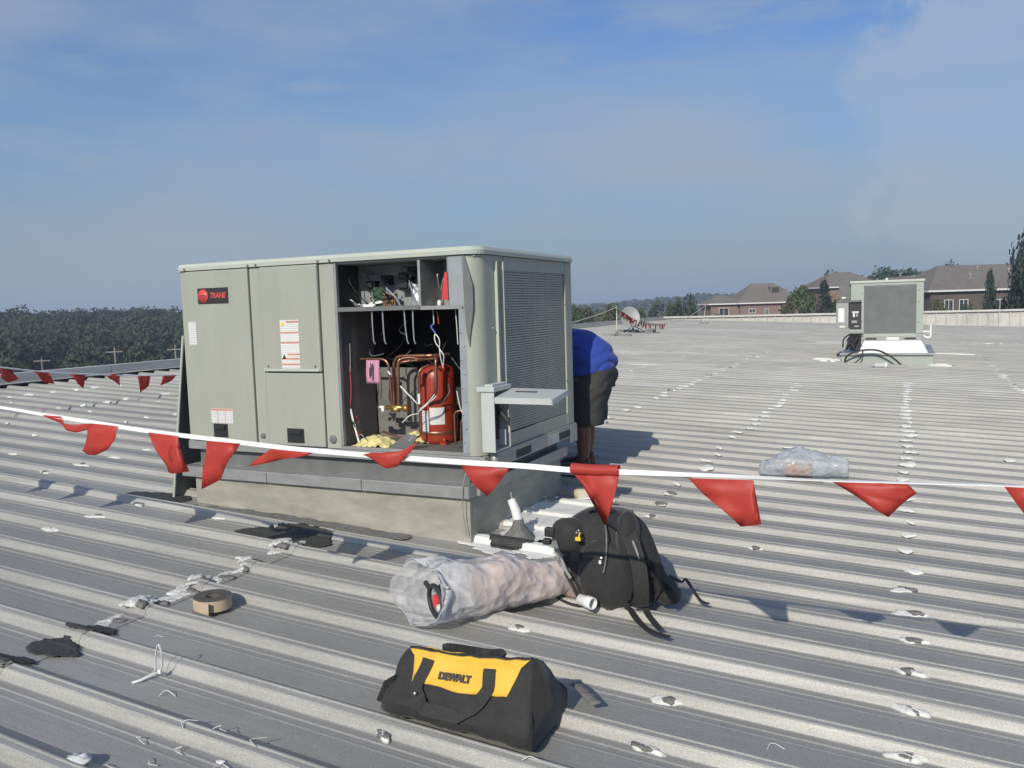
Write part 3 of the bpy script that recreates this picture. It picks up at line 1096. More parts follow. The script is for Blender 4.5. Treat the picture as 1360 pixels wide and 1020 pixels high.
# lid with rolled edge
def rrect(x0, y0, x1, y1, r, n=6, zz=0):
    pts = []
    for cx_, cy_, a0 in ((x1 - r[0], y0 + r[0], -90), (x1 - r[1], y1 - r[1], 0), (x0 + r[2], y1 - r[2], 90), (x0 + r[3], y0 + r[3], 180)):
        rr = {(-90): r[0], 0: r[1], 90: r[2], 180: r[3]}[a0]
        for k in range(n + 1):
            a = math.radians(a0 + 90 * k / n)
            pts.append((cx_ + rr * math.cos(a), cy_ + rr * math.sin(a), zz))
    return pts


rad = [.085, .03, .03, .03]
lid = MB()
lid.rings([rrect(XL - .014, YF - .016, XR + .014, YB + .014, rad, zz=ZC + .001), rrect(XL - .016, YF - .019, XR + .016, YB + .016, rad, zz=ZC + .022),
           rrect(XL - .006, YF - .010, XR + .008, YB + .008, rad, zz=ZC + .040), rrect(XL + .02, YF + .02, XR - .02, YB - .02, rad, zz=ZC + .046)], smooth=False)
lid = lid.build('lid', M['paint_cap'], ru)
for x in (-3.99, -3.485, -3.425, -2.975, -2.895):
    MB().lathe([(.006, 0), (.006, .004), (.003, .006)], (x, YF - .0205, ZC + .010), 8, axis='y').build('screw', M['galv_dark'], lid)
# rounded corner post
R_C = .085
cp = MB()
prof_c = [(-2.058, YF + .03), (-2.058, YF)] + [(XR - R_C + R_C * math.sin(math.radians(a)), YF + R_C - R_C * math.cos(math.radians(a))) for a in range(0, 91, 9)] + \
    [(XR, 3.965), (XR - .012, 3.965), (XR - .012, YF + R_C), (XR - R_C, YF + .012), (-2.046, YF + .012), (-2.046, YF + .03)]
cp.rings([[(x, y, z) for x, y in prof_c] for z in (ZB, ZC - .002)], smooth=False)
cpo = cp.build('corner_post', M['paint'], ru)
for p in cpo.data.polygons:
    p.use_smooth = abs(p.normal.z) < .5
cpo.data.set_sharp_from_angle(angle=math.radians(40))
# right side: narrow panels with folded edges, coil and its guard
MB().box((XR - .016, 3.967, ZB), (XR - .004, 4.085, ZC - .002)).build('end_panel', M['paint'], ru)
for y in (3.972, 4.050):
    MB().box((XR - .003, y, ZB + .01), (XR + .016, y + .008, ZC - .03)).build('folded_edge', M['paint_cap'], ru)
MB().box((XR - .016, 4.985, ZB), (XR, YB - .013, ZC - .002)).build('end_panel', M['paint'], ru, bevel=.003)
MB().box((XR - .014, 4.087, 1.500), (XR - .002, 4.983, ZC - .002)).build('rail', M['paint'], ru)
MB().box((XR - .014, 4.087, ZB), (XR - .002, 4.983, .600)).build('rail', M['paint'], ru)
co = MB()
co.box((XR - .060, 4.087, .600), (XR - .026, 4.983, 1.500))
co = co.build('condenser_coil', M['coil'], ru)
for y in (4.52, 4.74):
    MB().box((XR - .0255, y, .602), (XR - .0235, y + .045, 1.498)).build('coil_support', M['paint'], co)
gd = MB()
for k in range(62):
    z = .607 + k * .0145
    gd.box((XR - .016, 4.095, z), (XR - .0105, 4.975, z + .0112))
for y in (4.10, 4.40, 4.70, 4.97):
    gd.box((XR - .0225, y, .602), (XR - .017, y + .006, 1.498))
tag(gd.build('coil_guard', M['wire'], ru), kind='stuff')
for y, z in ((4.10, 1.30), (4.972, 1.31), (4.10, .82), (4.972, .82), (3.93, 1.19), (3.93, .86)):
    MB().lathe([(.007, 0), (.007, .005), (.003, .009)], (XR - .002, y, z), 8, axis='x').build('screw', M['steel'], ru)
# base rail
br = MB()
br.box((XL - .01, YF - .010, .474), (XR + .012, YF + .02, ZB - .002))
br.box((XL - .01, YB - .02, .474), (XR + .012, YB + .01, ZB - .002))
br.box((XL - .01, YF + .021, .474), (XL + .02, YB - .021, ZB - .002))
br.box((XR - .018, YF + .021, .442), (XR + .012, YB - .021, ZB - .002))
br = br.build('base_rail', M['galv'], ru, bevel=.003)
for ya, yb in ((4.16, 4.36), (4.80, 4.98)):
    MB().box((XR + .004, ya, .452), (XR + .0145, yb, .496)).build('fork_pocket', M['dark'], br)
MB().box((XR + .0125, 4.985, .405), (XR + .017, YB + .012, .515)).build('corner_plate', M['galv'], br, bevel=.003)
MB().box((XR + .0125, YF + .0, .42), (XR + .017, 3.90, .515)).build('corner_plate', M['galv'], br, bevel=.003)
MB().box((XR + .0125, 4.60, .447), (XR + .0145, 4.785, .508)).build('fork_label', M['graylabel'], br)
MB().box((-3.02, YF - .0125, .492), (-2.955, YF - .0105, .522)).build('fork_label', M['white'], br)
# badge
bd = MB().box((-3.897, YF - .0165, 1.372), (-3.655, YF - .0125, 1.466)).build('name_badge', M['badge'], pa)
e = MB()
e.lathe([(.040, 0), (.040, .0015)], (-3.852, YF - .017, 1.418), 28, axis='y')
e.build('emblem', M['badge_red'], bd)
# the mark inside the disc: a heavy cross bar over a stem
e = MB()
for poly in ([(-3.880, 1.424), (-3.848, 1.428), (-3.826, 1.424), (-3.826, 1.414), (-3.846, 1.417), (-3.880, 1.413)],
             [(-3.860, 1.413), (-3.850, 1.415), (-3.846, 1.390), (-3.854, 1.388)], [(-3.844, 1.412), (-3.832, 1.411), (-3.836, 1.396), (-3.843, 1.394)],
             [(-3.872, 1.410), (-3.865, 1.411), (-3.863, 1.400), (-3.868, 1.398)]):
    e.prism(poly, YF - .0195, YF - .0188)
e.build('emblem', M['badge_dkred'], bd)
O_ = Vector(ru.location)
text('TRANE', .046, Vector((-3.737, YF - .0172, 1.419)) - O_, (math.pi / 2, 0, 0), M['badge_red'], bd, extrude=.0007, shear=.22, weight=.0012, sx=.86)
# paper labels
MB().box((-4.006 + .013, YF - .0145, 1.122), (-3.928, YF - .0122, 1.265)).build('rating_label', M['label'], pa)
wl_ = MB().box((-3.268, YF - .0205, .968 + .014), (-3.133, YF - .0183, 1.262)).build('warning_label', M['warnlabel'], pc)
for z in (1.247, 1.186, 1.128, 1.060, 1.035, 1.003):
    MB().box((-3.222 if z in (1.247, 1.060) else -3.266, YF - .0215, z), (-3.135, YF - .0206, z + .009)).build('headline', M['orange'], wl_)
for z, c in ((1.240, 'yellow'), (1.050, 'ink')):
    MB().prism([(-3.262, z - .012), (-3.232, z - .012), (-3.247, z + .016)], YF - .0215, YF - .0206).build('warning_sign', M[c], wl_)
ll = MB().box((-3.850, YF - .0145, .644), (-3.672, YF - .0122, .732)).build('notice_label', M['label'], pa)
MB().box((-3.849, YF - .0155, .722), (-3.673, YF - .0146, .731)).build('headline', M['orange'], ll)
for x in (-3.797, -3.737):
    MB().box((x, YF - .0155, .646), (x + .004, YF - .0146, .72)).build('rule', M['orange'], ll)

# inside of the open compartment
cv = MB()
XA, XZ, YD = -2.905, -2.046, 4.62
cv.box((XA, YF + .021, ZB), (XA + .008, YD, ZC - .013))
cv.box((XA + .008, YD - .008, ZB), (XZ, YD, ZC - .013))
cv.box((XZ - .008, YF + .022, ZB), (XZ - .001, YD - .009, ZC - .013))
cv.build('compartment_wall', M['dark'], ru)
MB().box((XA + .0085, YF + .03, ZB + .007), (XA + .011, 4.15, 1.298)).build('inner_plate', M['wall_grey'], ru)
MB().box((XA + .009, YF + .002, ZB - .001), (XZ - .009, YD - .009, ZB + .006)).build('base_pan', M['galv_dark'], ru)
MB().box((-2.884, YF - .004, ZB), (-2.059, YF + .001, ZB + .018)).build('pan_lip', M['galv'], ru)
MB().box((-2.882, YF - .002, ZB + .02), (-2.868, YF + .02, ZC - .004)).build('door_edge', M['galv'], ru)
# control shelf, back plate, divider
sh = MB()
sh.box((XA + .009, YF + .006, 1.300), (XZ - .009, 4.16, 1.306)); sh.box((XA + .009, YF + .003, 1.300), (-2.335, YF + .0055, 1.324))
sh.build('control_shelf', M['galv_dark'], ru)
MB().box((-2.326, YF - .003, 1.298), (-2.075, YF + .0025, 1.318)).build('shelf_lip', M['galv'], ru)
MB().box((XA + .009, 4.03, 1.308), (XZ - .010, 4.036, ZC - .014)).build('control_plate', M['inner'], ru)
MB().box((-2.340, YF + .004, 1.320), (-2.325, 4.028, ZC - .014)).build('divider', M['galv'], ru)
MB().box((-2.150, YF - .002, 1.31), (-2.060, YF + .012, ZC - .004)).build('flange_plate', M['inner'], ru)
MB().box((-2.156, YF - .004, 1.31), (-2.151, YF + .012, ZC - .01)).build('bright_edge', M['steel'], ru)
MB().box((-2.098, YF - .001, .54), (-2.060, YF + .010, 1.298)).build('flange_plate', M['inner'], ru)
# boards and parts in the control box
MB().box((-2.742, 3.95, 1.312), (-2.664, 3.958, 1.432)).build('circuit_board', M['pcb'], ru)
tb = MB()
tb.box((-2.660, 3.93, 1.310), (-2.585, 3.96, 1.395))
for k in range(5):
    for q in range(3):
        tb.box((-2.655 + k * .014, 3.918, 1.318 + q * .026), (-2.646 + k * .014, 3.93, 1.334 + q * .026))
tb.build('terminal_block', M['terminal'], ru)
for x, z, w, h in ((-2.70, 1.44, .05, .06), (-2.58, 1.41, .07, .10), (-2.52, 1.48, .06, .06), (-2.80, 1.42, .06, .05)):
    b_ = MB()
    b_.box((x, 3.965, z), (x + w, 4.028, z + h)); b_.box((x + .008, 3.95, z + .012), (x + w - .008, 3.965, z + h - .012))
    b_.build('relay', M['black'], ru, bevel=.004)
MB().grid(lambda a, b: (-2.50 + a * .13 + .01 * math.sin(b * 5), 4.01 - .10 * math.sin(a * 2.4 + .4) + .012 * math.sin(a * 17 + b * 9), 1.31 + b * .16 - .05 * a * b), 10, 10).build('insulation_sheet', M['foil'], ru, solid=.003)
fl_ = MB()
fl_.grid(lambda a, b: (-2.885 + a * .13, 3.90 + b * .1 + .01 * math.sin(a * 9), 1.311 + .055 * (1 - a) * (1 - b) + .01 * math.sin(a * 12)), 8, 5)
fl_.build('insulation_sheet', M['foil'], ru, solid=.004)
for a, b in (((-2.80, 3.95, 1.318), (-2.66, 3.98, 1.385)), ((-2.76, 3.93, 1.316), (-2.67, 3.96, 1.355)), ((-2.82, 3.92, 1.325), (-2.73, 3.92, 1.322)), ((-2.44, 3.95, 1.349), (-2.345, 3.94, 1.351))):
    MB().ribbon([a, (Vector(a) + Vector(b)) / 2 + Vector((0, -.01, .008)), b], (0, .3, 1), .014, .003).build('wire_wrap', M['white'], ru)
MB().ribbon([(-2.595, 3.86, 1.425), (-2.52, 3.84, 1.37), (-2.465, 3.81, 1.312)], (1, 0, .9), .010, .002).build('strap', M['steel'], ru)
r_ = random.Random(5)
for k in range(16):
    a = Vector((r_.uniform(-2.78, -2.40), 3.935, r_.uniform(1.33, 1.50)))
    b = Vector((a.x + r_.uniform(-.12, .12), 3.93, r_.uniform(1.33, 1.52)))
    MB().tube(smooth_path([a, (a + b) / 2 + Vector((r_.uniform(-.05, .05), -.06, r_.uniform(-.03, .06))), b], 5), .0032, 5).build('wire', M['black'], ru)
for k in range(6):
    a = Vector((r_.uniform(-2.30, -2.17), 3.93, r_.uniform(1.34, 1.5)))
    b = Vector((r_.uniform(-2.30, -2.17), 3.93, r_.uniform(1.33, 1.5)))
    MB().tube(smooth_path([a, (a + b) / 2 + Vector((.03, -.07, .03)), b], 5), .0026, 5).build('wire', M[('whitewire', 'black', 'whitewire')[k % 3]], ru)
ct = MB()
ct.box((-2.252, 3.96, 1.37), (-2.182, 4.028, 1.47)); ct.box((-2.244, 3.945, 1.385), (-2.19, 3.96, 1.405)); ct.box((-2.244, 3.945, 1.43), (-2.19, 3.96, 1.45))
ct.build('contactor', M['black'], ru, bevel=.003)
MB().prism([(-2.166, 1.490), (-2.152, 1.488), (-2.151, 1.345), (-2.187, 1.349), (-2.180, 1.42)], YF - .012, YF - .006).build('red_tag', M['redplastic'], ru)
MB().lathe([(.008, 0), (.013, .012), (.013, .03), (.006, .04)], (-2.292, 3.92, 1.309), 10).build('wire_nut', M['white'], ru)
# cable ties hanging under the shelf
for x, dx in ((-2.660, .004), (-2.590, .006), (-2.450, .012), (-2.396, .002)):
    MB().ribbon([(x, YF + .03, 1.298), (x + dx * .4, YF + .028, 1.21), (x + dx, YF + .03, 1.135), (x + dx + .006, YF + .034, 1.116)], (1, 0, 0), .0075, .002).build('cable_tie', M['steel'], ru)
for x, z0_, x1_, z1_, mk in ((-2.287, 1.298, -2.285, 1.22, 'whitewire'), (-2.262, 1.298, -2.255, 1.22, 'redplastic'), (-2.150, 1.298, -2.142, 1.11, 'whitewire'), (-2.86, 1.12, -2.865, .98, 'black'), (-2.84, 1.12, -2.845, .96, 'galv')):
    MB().tube([(x, 3.84, z0_), ((x + x1_) / 2 + .004, 3.835, (z0_ + z1_) / 2), (x1_, 3.84, z1_)], .0026, 5).build('wire', M[mk], ru)
MB().tube(smooth_path([(-2.288, 3.84, 1.22), (-2.296, 3.83, 1.205), (-2.278, 3.83, 1.18), (-2.270, 3.83, 1.17)], 5), .006, 6).build('wire', M['bluewire'], ru)
for dx in (-.013, .013):
    MB().tube(smooth_path([(-2.274, 3.83, 1.17), (-2.262 + dx, 3.825, 1.145), (-2.255 + dx * .8, 3.825, 1.115), (-2.250, 3.83, 1.09), (-2.236 + dx * .8, 3.83, 1.05), (-2.250, 3.86, .985)], 6), .0032, 5).build('wire', M['whitewire'], ru)
# compressor
cm = MB()
CX, CY = -2.452, 4.13
cm.lathe([(.098, .53), (.108, .545), (.112, .56), (.112, .90), (.108, .935), (.092, .965), (.060, .985), (.0, .990)], (CX, CY, 0), 30)
cm = cm.build('compressor', M['compressor'], ru)
MB().lathe([(.1135, .585), (.1165, .588), (.1165, .602), (.1135, .605)], (CX, CY, 0), 30, cap0=False, cap1=False).build('band', M['copper'], cm)
ft = MB()
for k in range(4):
    a = math.radians(45 + 90 * k)
    ft.box((CX + .125 * math.cos(a) - .02, CY + .125 * math.sin(a) - .02, .531), (CX + .125 * math.cos(a) + .02, CY + .125 * math.sin(a) + .02, .545))
    ft.lathe([(.012, .545), (.012, .56), (.006, .568)], (CX + .125 * math.cos(a), CY + .125 * math.sin(a), 0), 8)
ft.build('foot', M['compressor'], cm)


def on_drum(a0, a1, z0, z1, rr, name, mm, par):
    g = MB()
    vs, fs = [], []
    for i in range(9):
        a = math.radians(a0 + (a1 - a0) * i / 8)
        for z in (z0, z1):
            for r2 in (rr, rr + .0015):
                vs.append((CX + r2 * math.sin(a), CY - r2 * math.cos(a), z))
    for i in range(8):
        b = i * 4
        fs += [(b, b + 4, b + 6, b + 2), (b + 1, b + 3, b + 7, b + 5), (b, b + 1, b + 5, b + 4), (b + 2, b + 6, b + 7, b + 3)]
    fs += [(0, 2, 3, 1), (32, 33, 35, 34)]
    g.add(vs, fs, 0, False)
    return g.build(name, mm, par)


on_drum(6, 50, .645, .742, .1128, 'compressor_label', M['warnlabel'], cm)
on_drum(-22, 2, .602, .725, .1128, 'compressor_label', M['label'], cm)
tb2 = MB()
tb2.box((CX - .05, CY - .135, .875), (CX - .005, CY - .10, .945))
tb2.build('terminal_cover', M['compressor'], cm, bevel=.008)
MB().prism([(-2.064, 1.572), (-2.050, 1.572), (-2.008, 1.42), (-2.008, 1.30), (-2.030, 1.16), (-2.036, 1.10), (-2.052, 1.18), (-2.060, 1.30)], YF - .006, YF - .002).build('shadow_wedge', M['galv_dark'], ru)  # thin dark plate cut as the wedge of shadow on the corner post
for k in range(22):
    a = Vector((r_.uniform(-2.86, -2.15), r_.uniform(3.95, 4.2), r_.uniform(.72, 1.25)))
    b = a + Vector((r_.uniform(-.16, .16), r_.uniform(-.05, .05), r_.uniform(-.22, .06)))
    MB().tube(smooth_path([a, (a + b) / 2 + Vector((r_.uniform(-.05, .05), -.03, r_.uniform(-.06, .02))), b], 5), r_.uniform(.0022, .0038), 5).build('wire', M[('black', 'galv_dark', 'black', 'rubber', 'galv_dark')[k % 5]], ru)
for k in range(8):
    x, z = -2.135 + r_.uniform(-.02, .05), .62 + k * .075
    MB().box((x, 4.0, z), (x + .035, 4.03, z + .03)).build('bracket', M[('galv', 'galv_dark')[k % 2]], ru, bevel=.003)
# copper pipes
T = lambda pts, r, nm='pipe', mm='copper', rad=.04: MB().tube(path(pts, rad), r, 10).build(nm, M[mm], ru)
T([(-2.845, 3.94, 1.025), (-2.655, 3.94, 1.025), (-2.644, 3.95, .75)], .0075, rad=.05)
T([(-2.664, 4.0, .74), (-2.656, 4.0, 1.038), (-2.400, 4.02, 1.040), (-2.36, 4.12, 1.04)], .0102, rad=.06)
T([(-2.616, 3.97, .74), (-2.607, 3.97, 1.020), (-2.56, 4.0, 1.03), (-2.50, 4.03, 1.022), (-2.36, 4.03, 1.022), (-2.352, 3.96, 1.03), (-2.355, 3.955, .84), (-2.44, 4.0, .77)], .0095, rad=.045)
T([(-2.461, 3.955, .76), (-2.458, 3.95, .965), (-2.42, 3.99, .985)], .0075, rad=.03)
T([(-2.462, 3.955, .76), (-2.461, 3.95, .585), (-2.60, 3.95, .575), (-2.74, 3.98, .60)], .0065, rad=.03)
T([(-2.212, 3.90, .56), (-2.213, 3.90, .745), (-2.12, 3.92, .747)], .006, rad=.03)
T([(-2.205, 3.95, .56), (-2.200, 3.95, .70), (-2.12, 4.0, .70)], .005, rad=.03)
T([(-2.80, 4.25, .60), (-2.80, 4.25, .98), (-2.62, 4.30, 1.0)], .012, rad=.05)
MB().box((-2.468, 3.94, .77), (-2.454, 3.96, .83)).build('pipe_sleeve', M['white'], ru, bevel=.003)
vb = MB()
vb.lathe([(.013, 0), (.013, .15)], (-2.70, 3.95, .747), 12, axis='x')
vb.lathe([(.021, 0), (.021, .03)], (-2.570, 3.95, .745), 6, axis='x')
vb.lathe([(.017, 0), (.017, .05)], (-2.650, 3.95, .737), 8, axis='x')
vb.build('valve', M['brass'], ru)
MB().lathe([(.014, 0), (.016, .005), (.016, .025), (.012, .03)], (-2.735, 3.945, .745), 10, axis='x').build('valve_cap', M['steel'], ru)
MB().box((-2.705, 3.925, .727), (-2.688, 3.945, .758)).build('valve_tag', M['white'], ru)
# mounting plate with a hole
g = MB()
hx, hz = -2.752, .672
ring_o = [(-2.812, .622), (-2.782, .622), (-2.752, .622), (-2.722, .622), (-2.692, .622), (-2.692, .647), (-2.692, .672), (-2.692, .697), (-2.692, .722), (-2.722, .722), (-2.752, .722), (-2.782, .722), (-2.812, .722), (-2.812, .697), (-2.812, .672), (-2.812, .647)]
ring_i = [(hx + .034 * math.cos(math.radians(-135 + 22.5 * k)), hz + .022 * math.sin(math.radians(-135 + 22.5 * k))) for k in range(16)]
g.add([(x, 4.05, z) for x, z in ring_o + ring_i], [(k, (k + 1) % 16, (k + 1) % 16 + 16, k + 16) for k in range(16)])
g.build('mounting_plate', M['wall_grey'], ru, solid=.004)
MB().box((-2.892, 4.16, .534), (-2.60, 4.165, .96)).build('inner_plate', M['wall_grey'], ru)
# pink tag
g = MB().grid(lambda a, b: (-2.788 + a * .091 + b * .004, 3.918 - .012 * math.sin(b * 2.2) + .004 * math.sin(a * 6), 1.021 - b * .133), 6, 8)
stg = g.build('service_tag', M['pink'], ru, solid=.0015)
for k, (x, za, zb2) in enumerate([(-2.752, 1.005, .93), (-2.742, 1.0, .905), (-2.734, .985, .915), (-2.761, .98, .92)]):
    MB().box((x, 3.902, zb2), (x + .0045 + .003 * (k == 1), 3.9035, za)).build('print', M['ink'], stg)
# loose insulation on the pan
g = MB()
rr_ = random.Random(3)
g.grid(lambda a, b: (-2.86 + a * .24, 3.83 + b * .16, .536 + .055 * math.sin(a * 3.1) * math.sin(b * 3.1) + .022 * noise.noise(Vector((a * 7, b * 5, 1)))), 20, 14)
g.build('loose_insulation', M['insul'], ru)
g = MB()
g.grid(lambda a, b: (-2.68 + a * .22, 4.02 + b * .1, .536 + .06 * math.sin(a * 3.1) * math.sin(b * 3.1) + .012 * noise.noise(Vector((a * 7, b * 5, 4)))), 14, 8)
g.build('loose_insulation', M['insul'], ru)
g = MB()
g.prism([(-2.600, .536), (-2.47, .62), (-2.40, .612), (-2.45, .538)], 3.815, 3.822)
g.build('folded_plate', M['galv_dark'], ru)
g = MB().box((-2.445, 3.812, .575), (-2.432, 3.824, .625), rot=Matrix.Rotation(.7, 3, 'Y'), piv=(-2.44, 3.81, .6))
g.build('cable_tie', M['steel'], ru)
MB().ribbon([(-2.871, 3.86, .744), (-2.85, 3.855, .66), (-2.815, 3.85, .552)], (1, 0, .2), .011, .003).build('cable_tie', M['white'], ru)
MB().ribbon([(-2.54, 3.88, .879), (-2.48, 3.885, .82), (-2.445, 3.90, .78)], (1, 0, .6), .007, .002).build('cable_tie', M['white'], ru)
MB().ribbon([(-2.632, 3.90, .96), (-2.615, 3.90, .94)], (1, 0, .6), .009, .002).build('cable_tie', M['white'], ru)
for k, (a, b, c) in enumerate([((-2.43, 3.90, .75), (-2.37, 3.89, .79), (-2.35, 3.93, .83)), ((-2.44, 3.90, .735), (-2.38, 3.89, .775), (-2.34, 3.93, .82)), ((-2.55, 3.90, .67), (-2.50, 3.90, .71), (-2.46, 3.93, .72))]):
    MB().tube(smooth_path([a, b, c], 6), .0032, 5).build('wire', M['whitewire'], ru)
for k in range(7):
    a = Vector((-2.87 + r_.uniform(0, .05), 3.86, .60 + r_.uniform(-.03, .1)))
    b = a + Vector((r_.uniform(-.01, .09), r_.uniform(-.03, .02), r_.uniform(-.08, .04)))
    b.z = max(b.z, .55)
    MB().tube(smooth_path([a, (a + b) / 2 + Vector((.01, -.02, .03)), b], 5), .003, 5).build('wire', M[('black', 'galv', 'redplastic')[k % 3]], ru)
MB().tube(smooth_path([(-2.872, 3.87, .99), (-2.868, 3.87, .86), (-2.874, 3.86, .75)], 5), .003, 5).build('wire', M['redplastic'], ru)
for k in range(9):
    MB().lathe([(.005, 0), (.005, .004), (.002, .006)], (-2.09 + .018 * (k % 2), YF - .002, .60 + k * .072), 6, axis='y').build('screw', M['steel'], ru)
MB().tube(smooth_path([(-2.13, 3.85, 1.0), (-2.115, 3.85, .9), (-2.105, 3.84, .82)], 5), .003, 5).build('wire', M['galv'], ru)
MB().tube(smooth_path([(-2.17, 3.86, .86), (-2.155, 3.86, .78), (-2.14, 3.86, .74)], 5), .003, 5).build('wire', M['whitewire'], ru)

# disconnect box on the corner, its cover swung up
XD = -1.902
db = MB()
db.box((-1.977, YF - .012, .553), (XD, YF - .006, .868)); db.box((-1.977, YF - .006, .553), (XD, 3.955, .559))
db.box((-1.977, 3.949, .559), (XD, 3.955, .868)); db.box((-1.979, YF - .006, .559), (-1.973, 3.949, .868))
db = db.build('disconnect_box', M['discon'], ru)
MB().box((-1.998, YF - .022, .868), (XD + .006, 3.965, .893)).build('box_cap', M['discon'], db, bevel=.003)
MB().box((-1.96, YF - .002, .893), (XD - .012, 3.955, .905)).build('box_rim', M['discon'], db, bevel=.003)
lid2 = MB()
ya, yb, za, zb3, xe = YF - .014, 3.985, .840, .868, -1.582
lid2.add([(XD + .004, ya, za), (XD + .004, yb, zb3), (xe, yb, zb3 - .004), (xe, ya, za - .004), (XD + .004, ya, za - .006), (XD + .004, yb, zb3 - .006), (xe, yb, zb3 - .010), (xe, ya, za - .010)],
         [(0, 1, 2, 3), (7, 6, 5, 4), (0, 3, 7, 4), (3, 2, 6, 7), (2, 1, 5, 6), (1, 0, 4, 5)])
lid2.box((XD + .006, ya - .004, za - .030), (xe, ya - .0005, za + .001))
lid2.add([(xe, ya, za - .004), (xe, yb, zb3 - .004), (xe, yb, zb3 - .034), (xe, ya, za - .034), (xe + .004, ya, za - .004), (xe + .004, yb, zb3 - .004), (xe + .004, yb, zb3 - .034), (xe + .004, ya, za - .034)],
         [(0, 1, 2, 3), (7, 6, 5, 4), (0, 4, 5, 1), (1, 5, 6, 2), (2, 6, 7, 3), (3, 7, 4, 0)])
lid2.build('cover', M['discon'], db)
MB().box((-1.84, 3.895, .853), (-1.72, 3.912, .8605)).build('print', M['ink'], db)
MB().box((-1.972, YF + .002, .60), (-1.962, 3.945, .83)).build('switch_plate', M['dark'], db)
hd = MB()
hd.tube([(-1.958, 3.86, .79), (-1.93, 3.862, .77), (-1.87, 3.866, .705)], [.012, .014, .015], 8)
hd.build('switch_handle', M['rubber'], db)
MB().box((-1.945, 3.90, .573), (-1.905, 3.906, .655)).build('box_flap', M['discon'], db)
MB().tube(smooth_path([(-1.96, 3.82, .66), (-1.93, 3.80, .60), (-1.95, 3.83, .565)], 5), .003, 5).build('wire', M['whitewire'], db)
MB().lathe([(.020, .44), (.020, .553)], (-1.945, 3.84, 0), 12).build('conduit', M['galv'], db)
MB().tube(smooth_path([(-2.068, YF - .02, .47), (-2.085, YF - .045, .36), (-2.09, YF - .04, .22), (-2.075, YF - .03, .10)], 6), .0025, 5).build('sensor_wire', M['galv'], ru)

# sheet leaning on the unit's left end
lp = thing('loose_panel', 'dark loose cover panel leaning on the left end of the large unit', 'metal panel', (-4.22, 4.2, .16))
g = MB()
b0, t0 = Vector((-4.245, 0, .135)), Vector((-4.070, 0, 1.18))
dd = (t0 - b0).normalized()
nn = Vector((dd.z, 0, -dd.x)) * .006
g.add([b0 - nn + Vector((0, 3.80, 0)), b0 + nn + Vector((0, 3.80, 0)), t0 + nn + Vector((0, 3.80, 0)), t0 - nn + Vector((0, 3.80, 0)),
       b0 - nn + Vector((0, 4.62, 0)), b0 + nn + Vector((0, 4.62, 0)), t0 + nn + Vector((0, 4.62, 0)), t0 - nn + Vector((0, 4.62, 0))],
      [(0, 1, 2, 3), (4, 7, 6, 5), (0, 4, 5, 1), (1, 5, 6, 2), (2, 6, 7, 3), (3, 7, 4, 0)])
g.build('panel_sheet', M['galv_dark'], lp)
g = MB()
q0, q1 = b0 + Vector((0, 3.793, 0)), t0 + Vector((0, 3.793, 0))
g.tube([q0, q1], .009, 6)
g.build('panel_edge', M['paint_cap'], lp)

# pipe boot at the kerb's corner
pbt = thing('pipe_boot', 'white taped pipe in a black mastic boot at the corner of the large curb', 'pipe', (-1.86, 3.93, .05))
g = MB().lathe([(.105, -.02), (.085, .02), (.055, .05), (.036, .085), (.030, .115)], (-1.86, 3.93, .055), 16)
for i, p in enumerate(g.v):
    q = Vector(p)
    g.v[i] = tuple(q + Vector((noise.noise(q * 25), noise.noise(q * 25 + Vector((5, 0, 0))), 0)) * .012)
g.build('boot', M['stain'], pbt)
MB().tube([(-1.86, 3.93, .15), (-1.878, 3.935, .215), (-1.905, 3.94, .27)], [.026, .026, .022], 12).build('pipe', M['white'], pbt)
MB().tube([(-1.90, 3.94, .27), (-1.905, 3.94, .31)], .006, 6).build('stub', M['galv'], pbt)


# ------------------------------------------------------------------ pennant lines
def pennant(poly, at, parent, seed, m='flag', amp=.011):
    """at(a, z) -> world point of a flag's outline; the vinyl is creased a little out of its plane."""
    bm = bmesh.new()
    vs = [bm.verts.new(at(a, z)) for a, z in poly]
    f = bm.faces.new(vs)
    bmesh.ops.triangulate(bm, faces=[f])
    bmesh.ops.subdivide_edges(bm, edges=bm.edges, cuts=2, use_grid_fill=True)
    bm.normal_update()
    nrm = None
    top = max(v.co.z for v in bm.verts)
    p0 = Vector(at(poly[0][0], poly[0][1]))
    p1 = Vector(at(poly[1][0], poly[1][1]))
    nrm = (p1 - p0).normalized().cross(Vector((0, 0, 1)))
    for v in bm.verts:
        dz = top - v.co.z
        k = min(1, dz / .04)
        v.co += nrm * (k * amp * (math.sin(v.co.dot((p1 - p0).normalized()) * 38 + seed) + .8 * noise.noise(v.co * 14 + Vector((seed, 0, 0)))))
    off = Vector((0, 0, 0))
    q = parent
    while q is not None:
        off += q.location
        q = q.parent
    for v in bm.verts:
        v.co -= off
    me = bpy.data.meshes.new('pennant')
    bm.to_mesh(me)
    bm.free()
    me.materials.append(M[m])
    for p in me.polygons:
        p.use_smooth = True
    o = bpy.data.objects.new('pennant', me)
    COL.objects.link(o)
    o.parent = parent
    md = o.modifiers.new('solid', 'SOLIDIFY')
    md.thickness = .0012
    return o


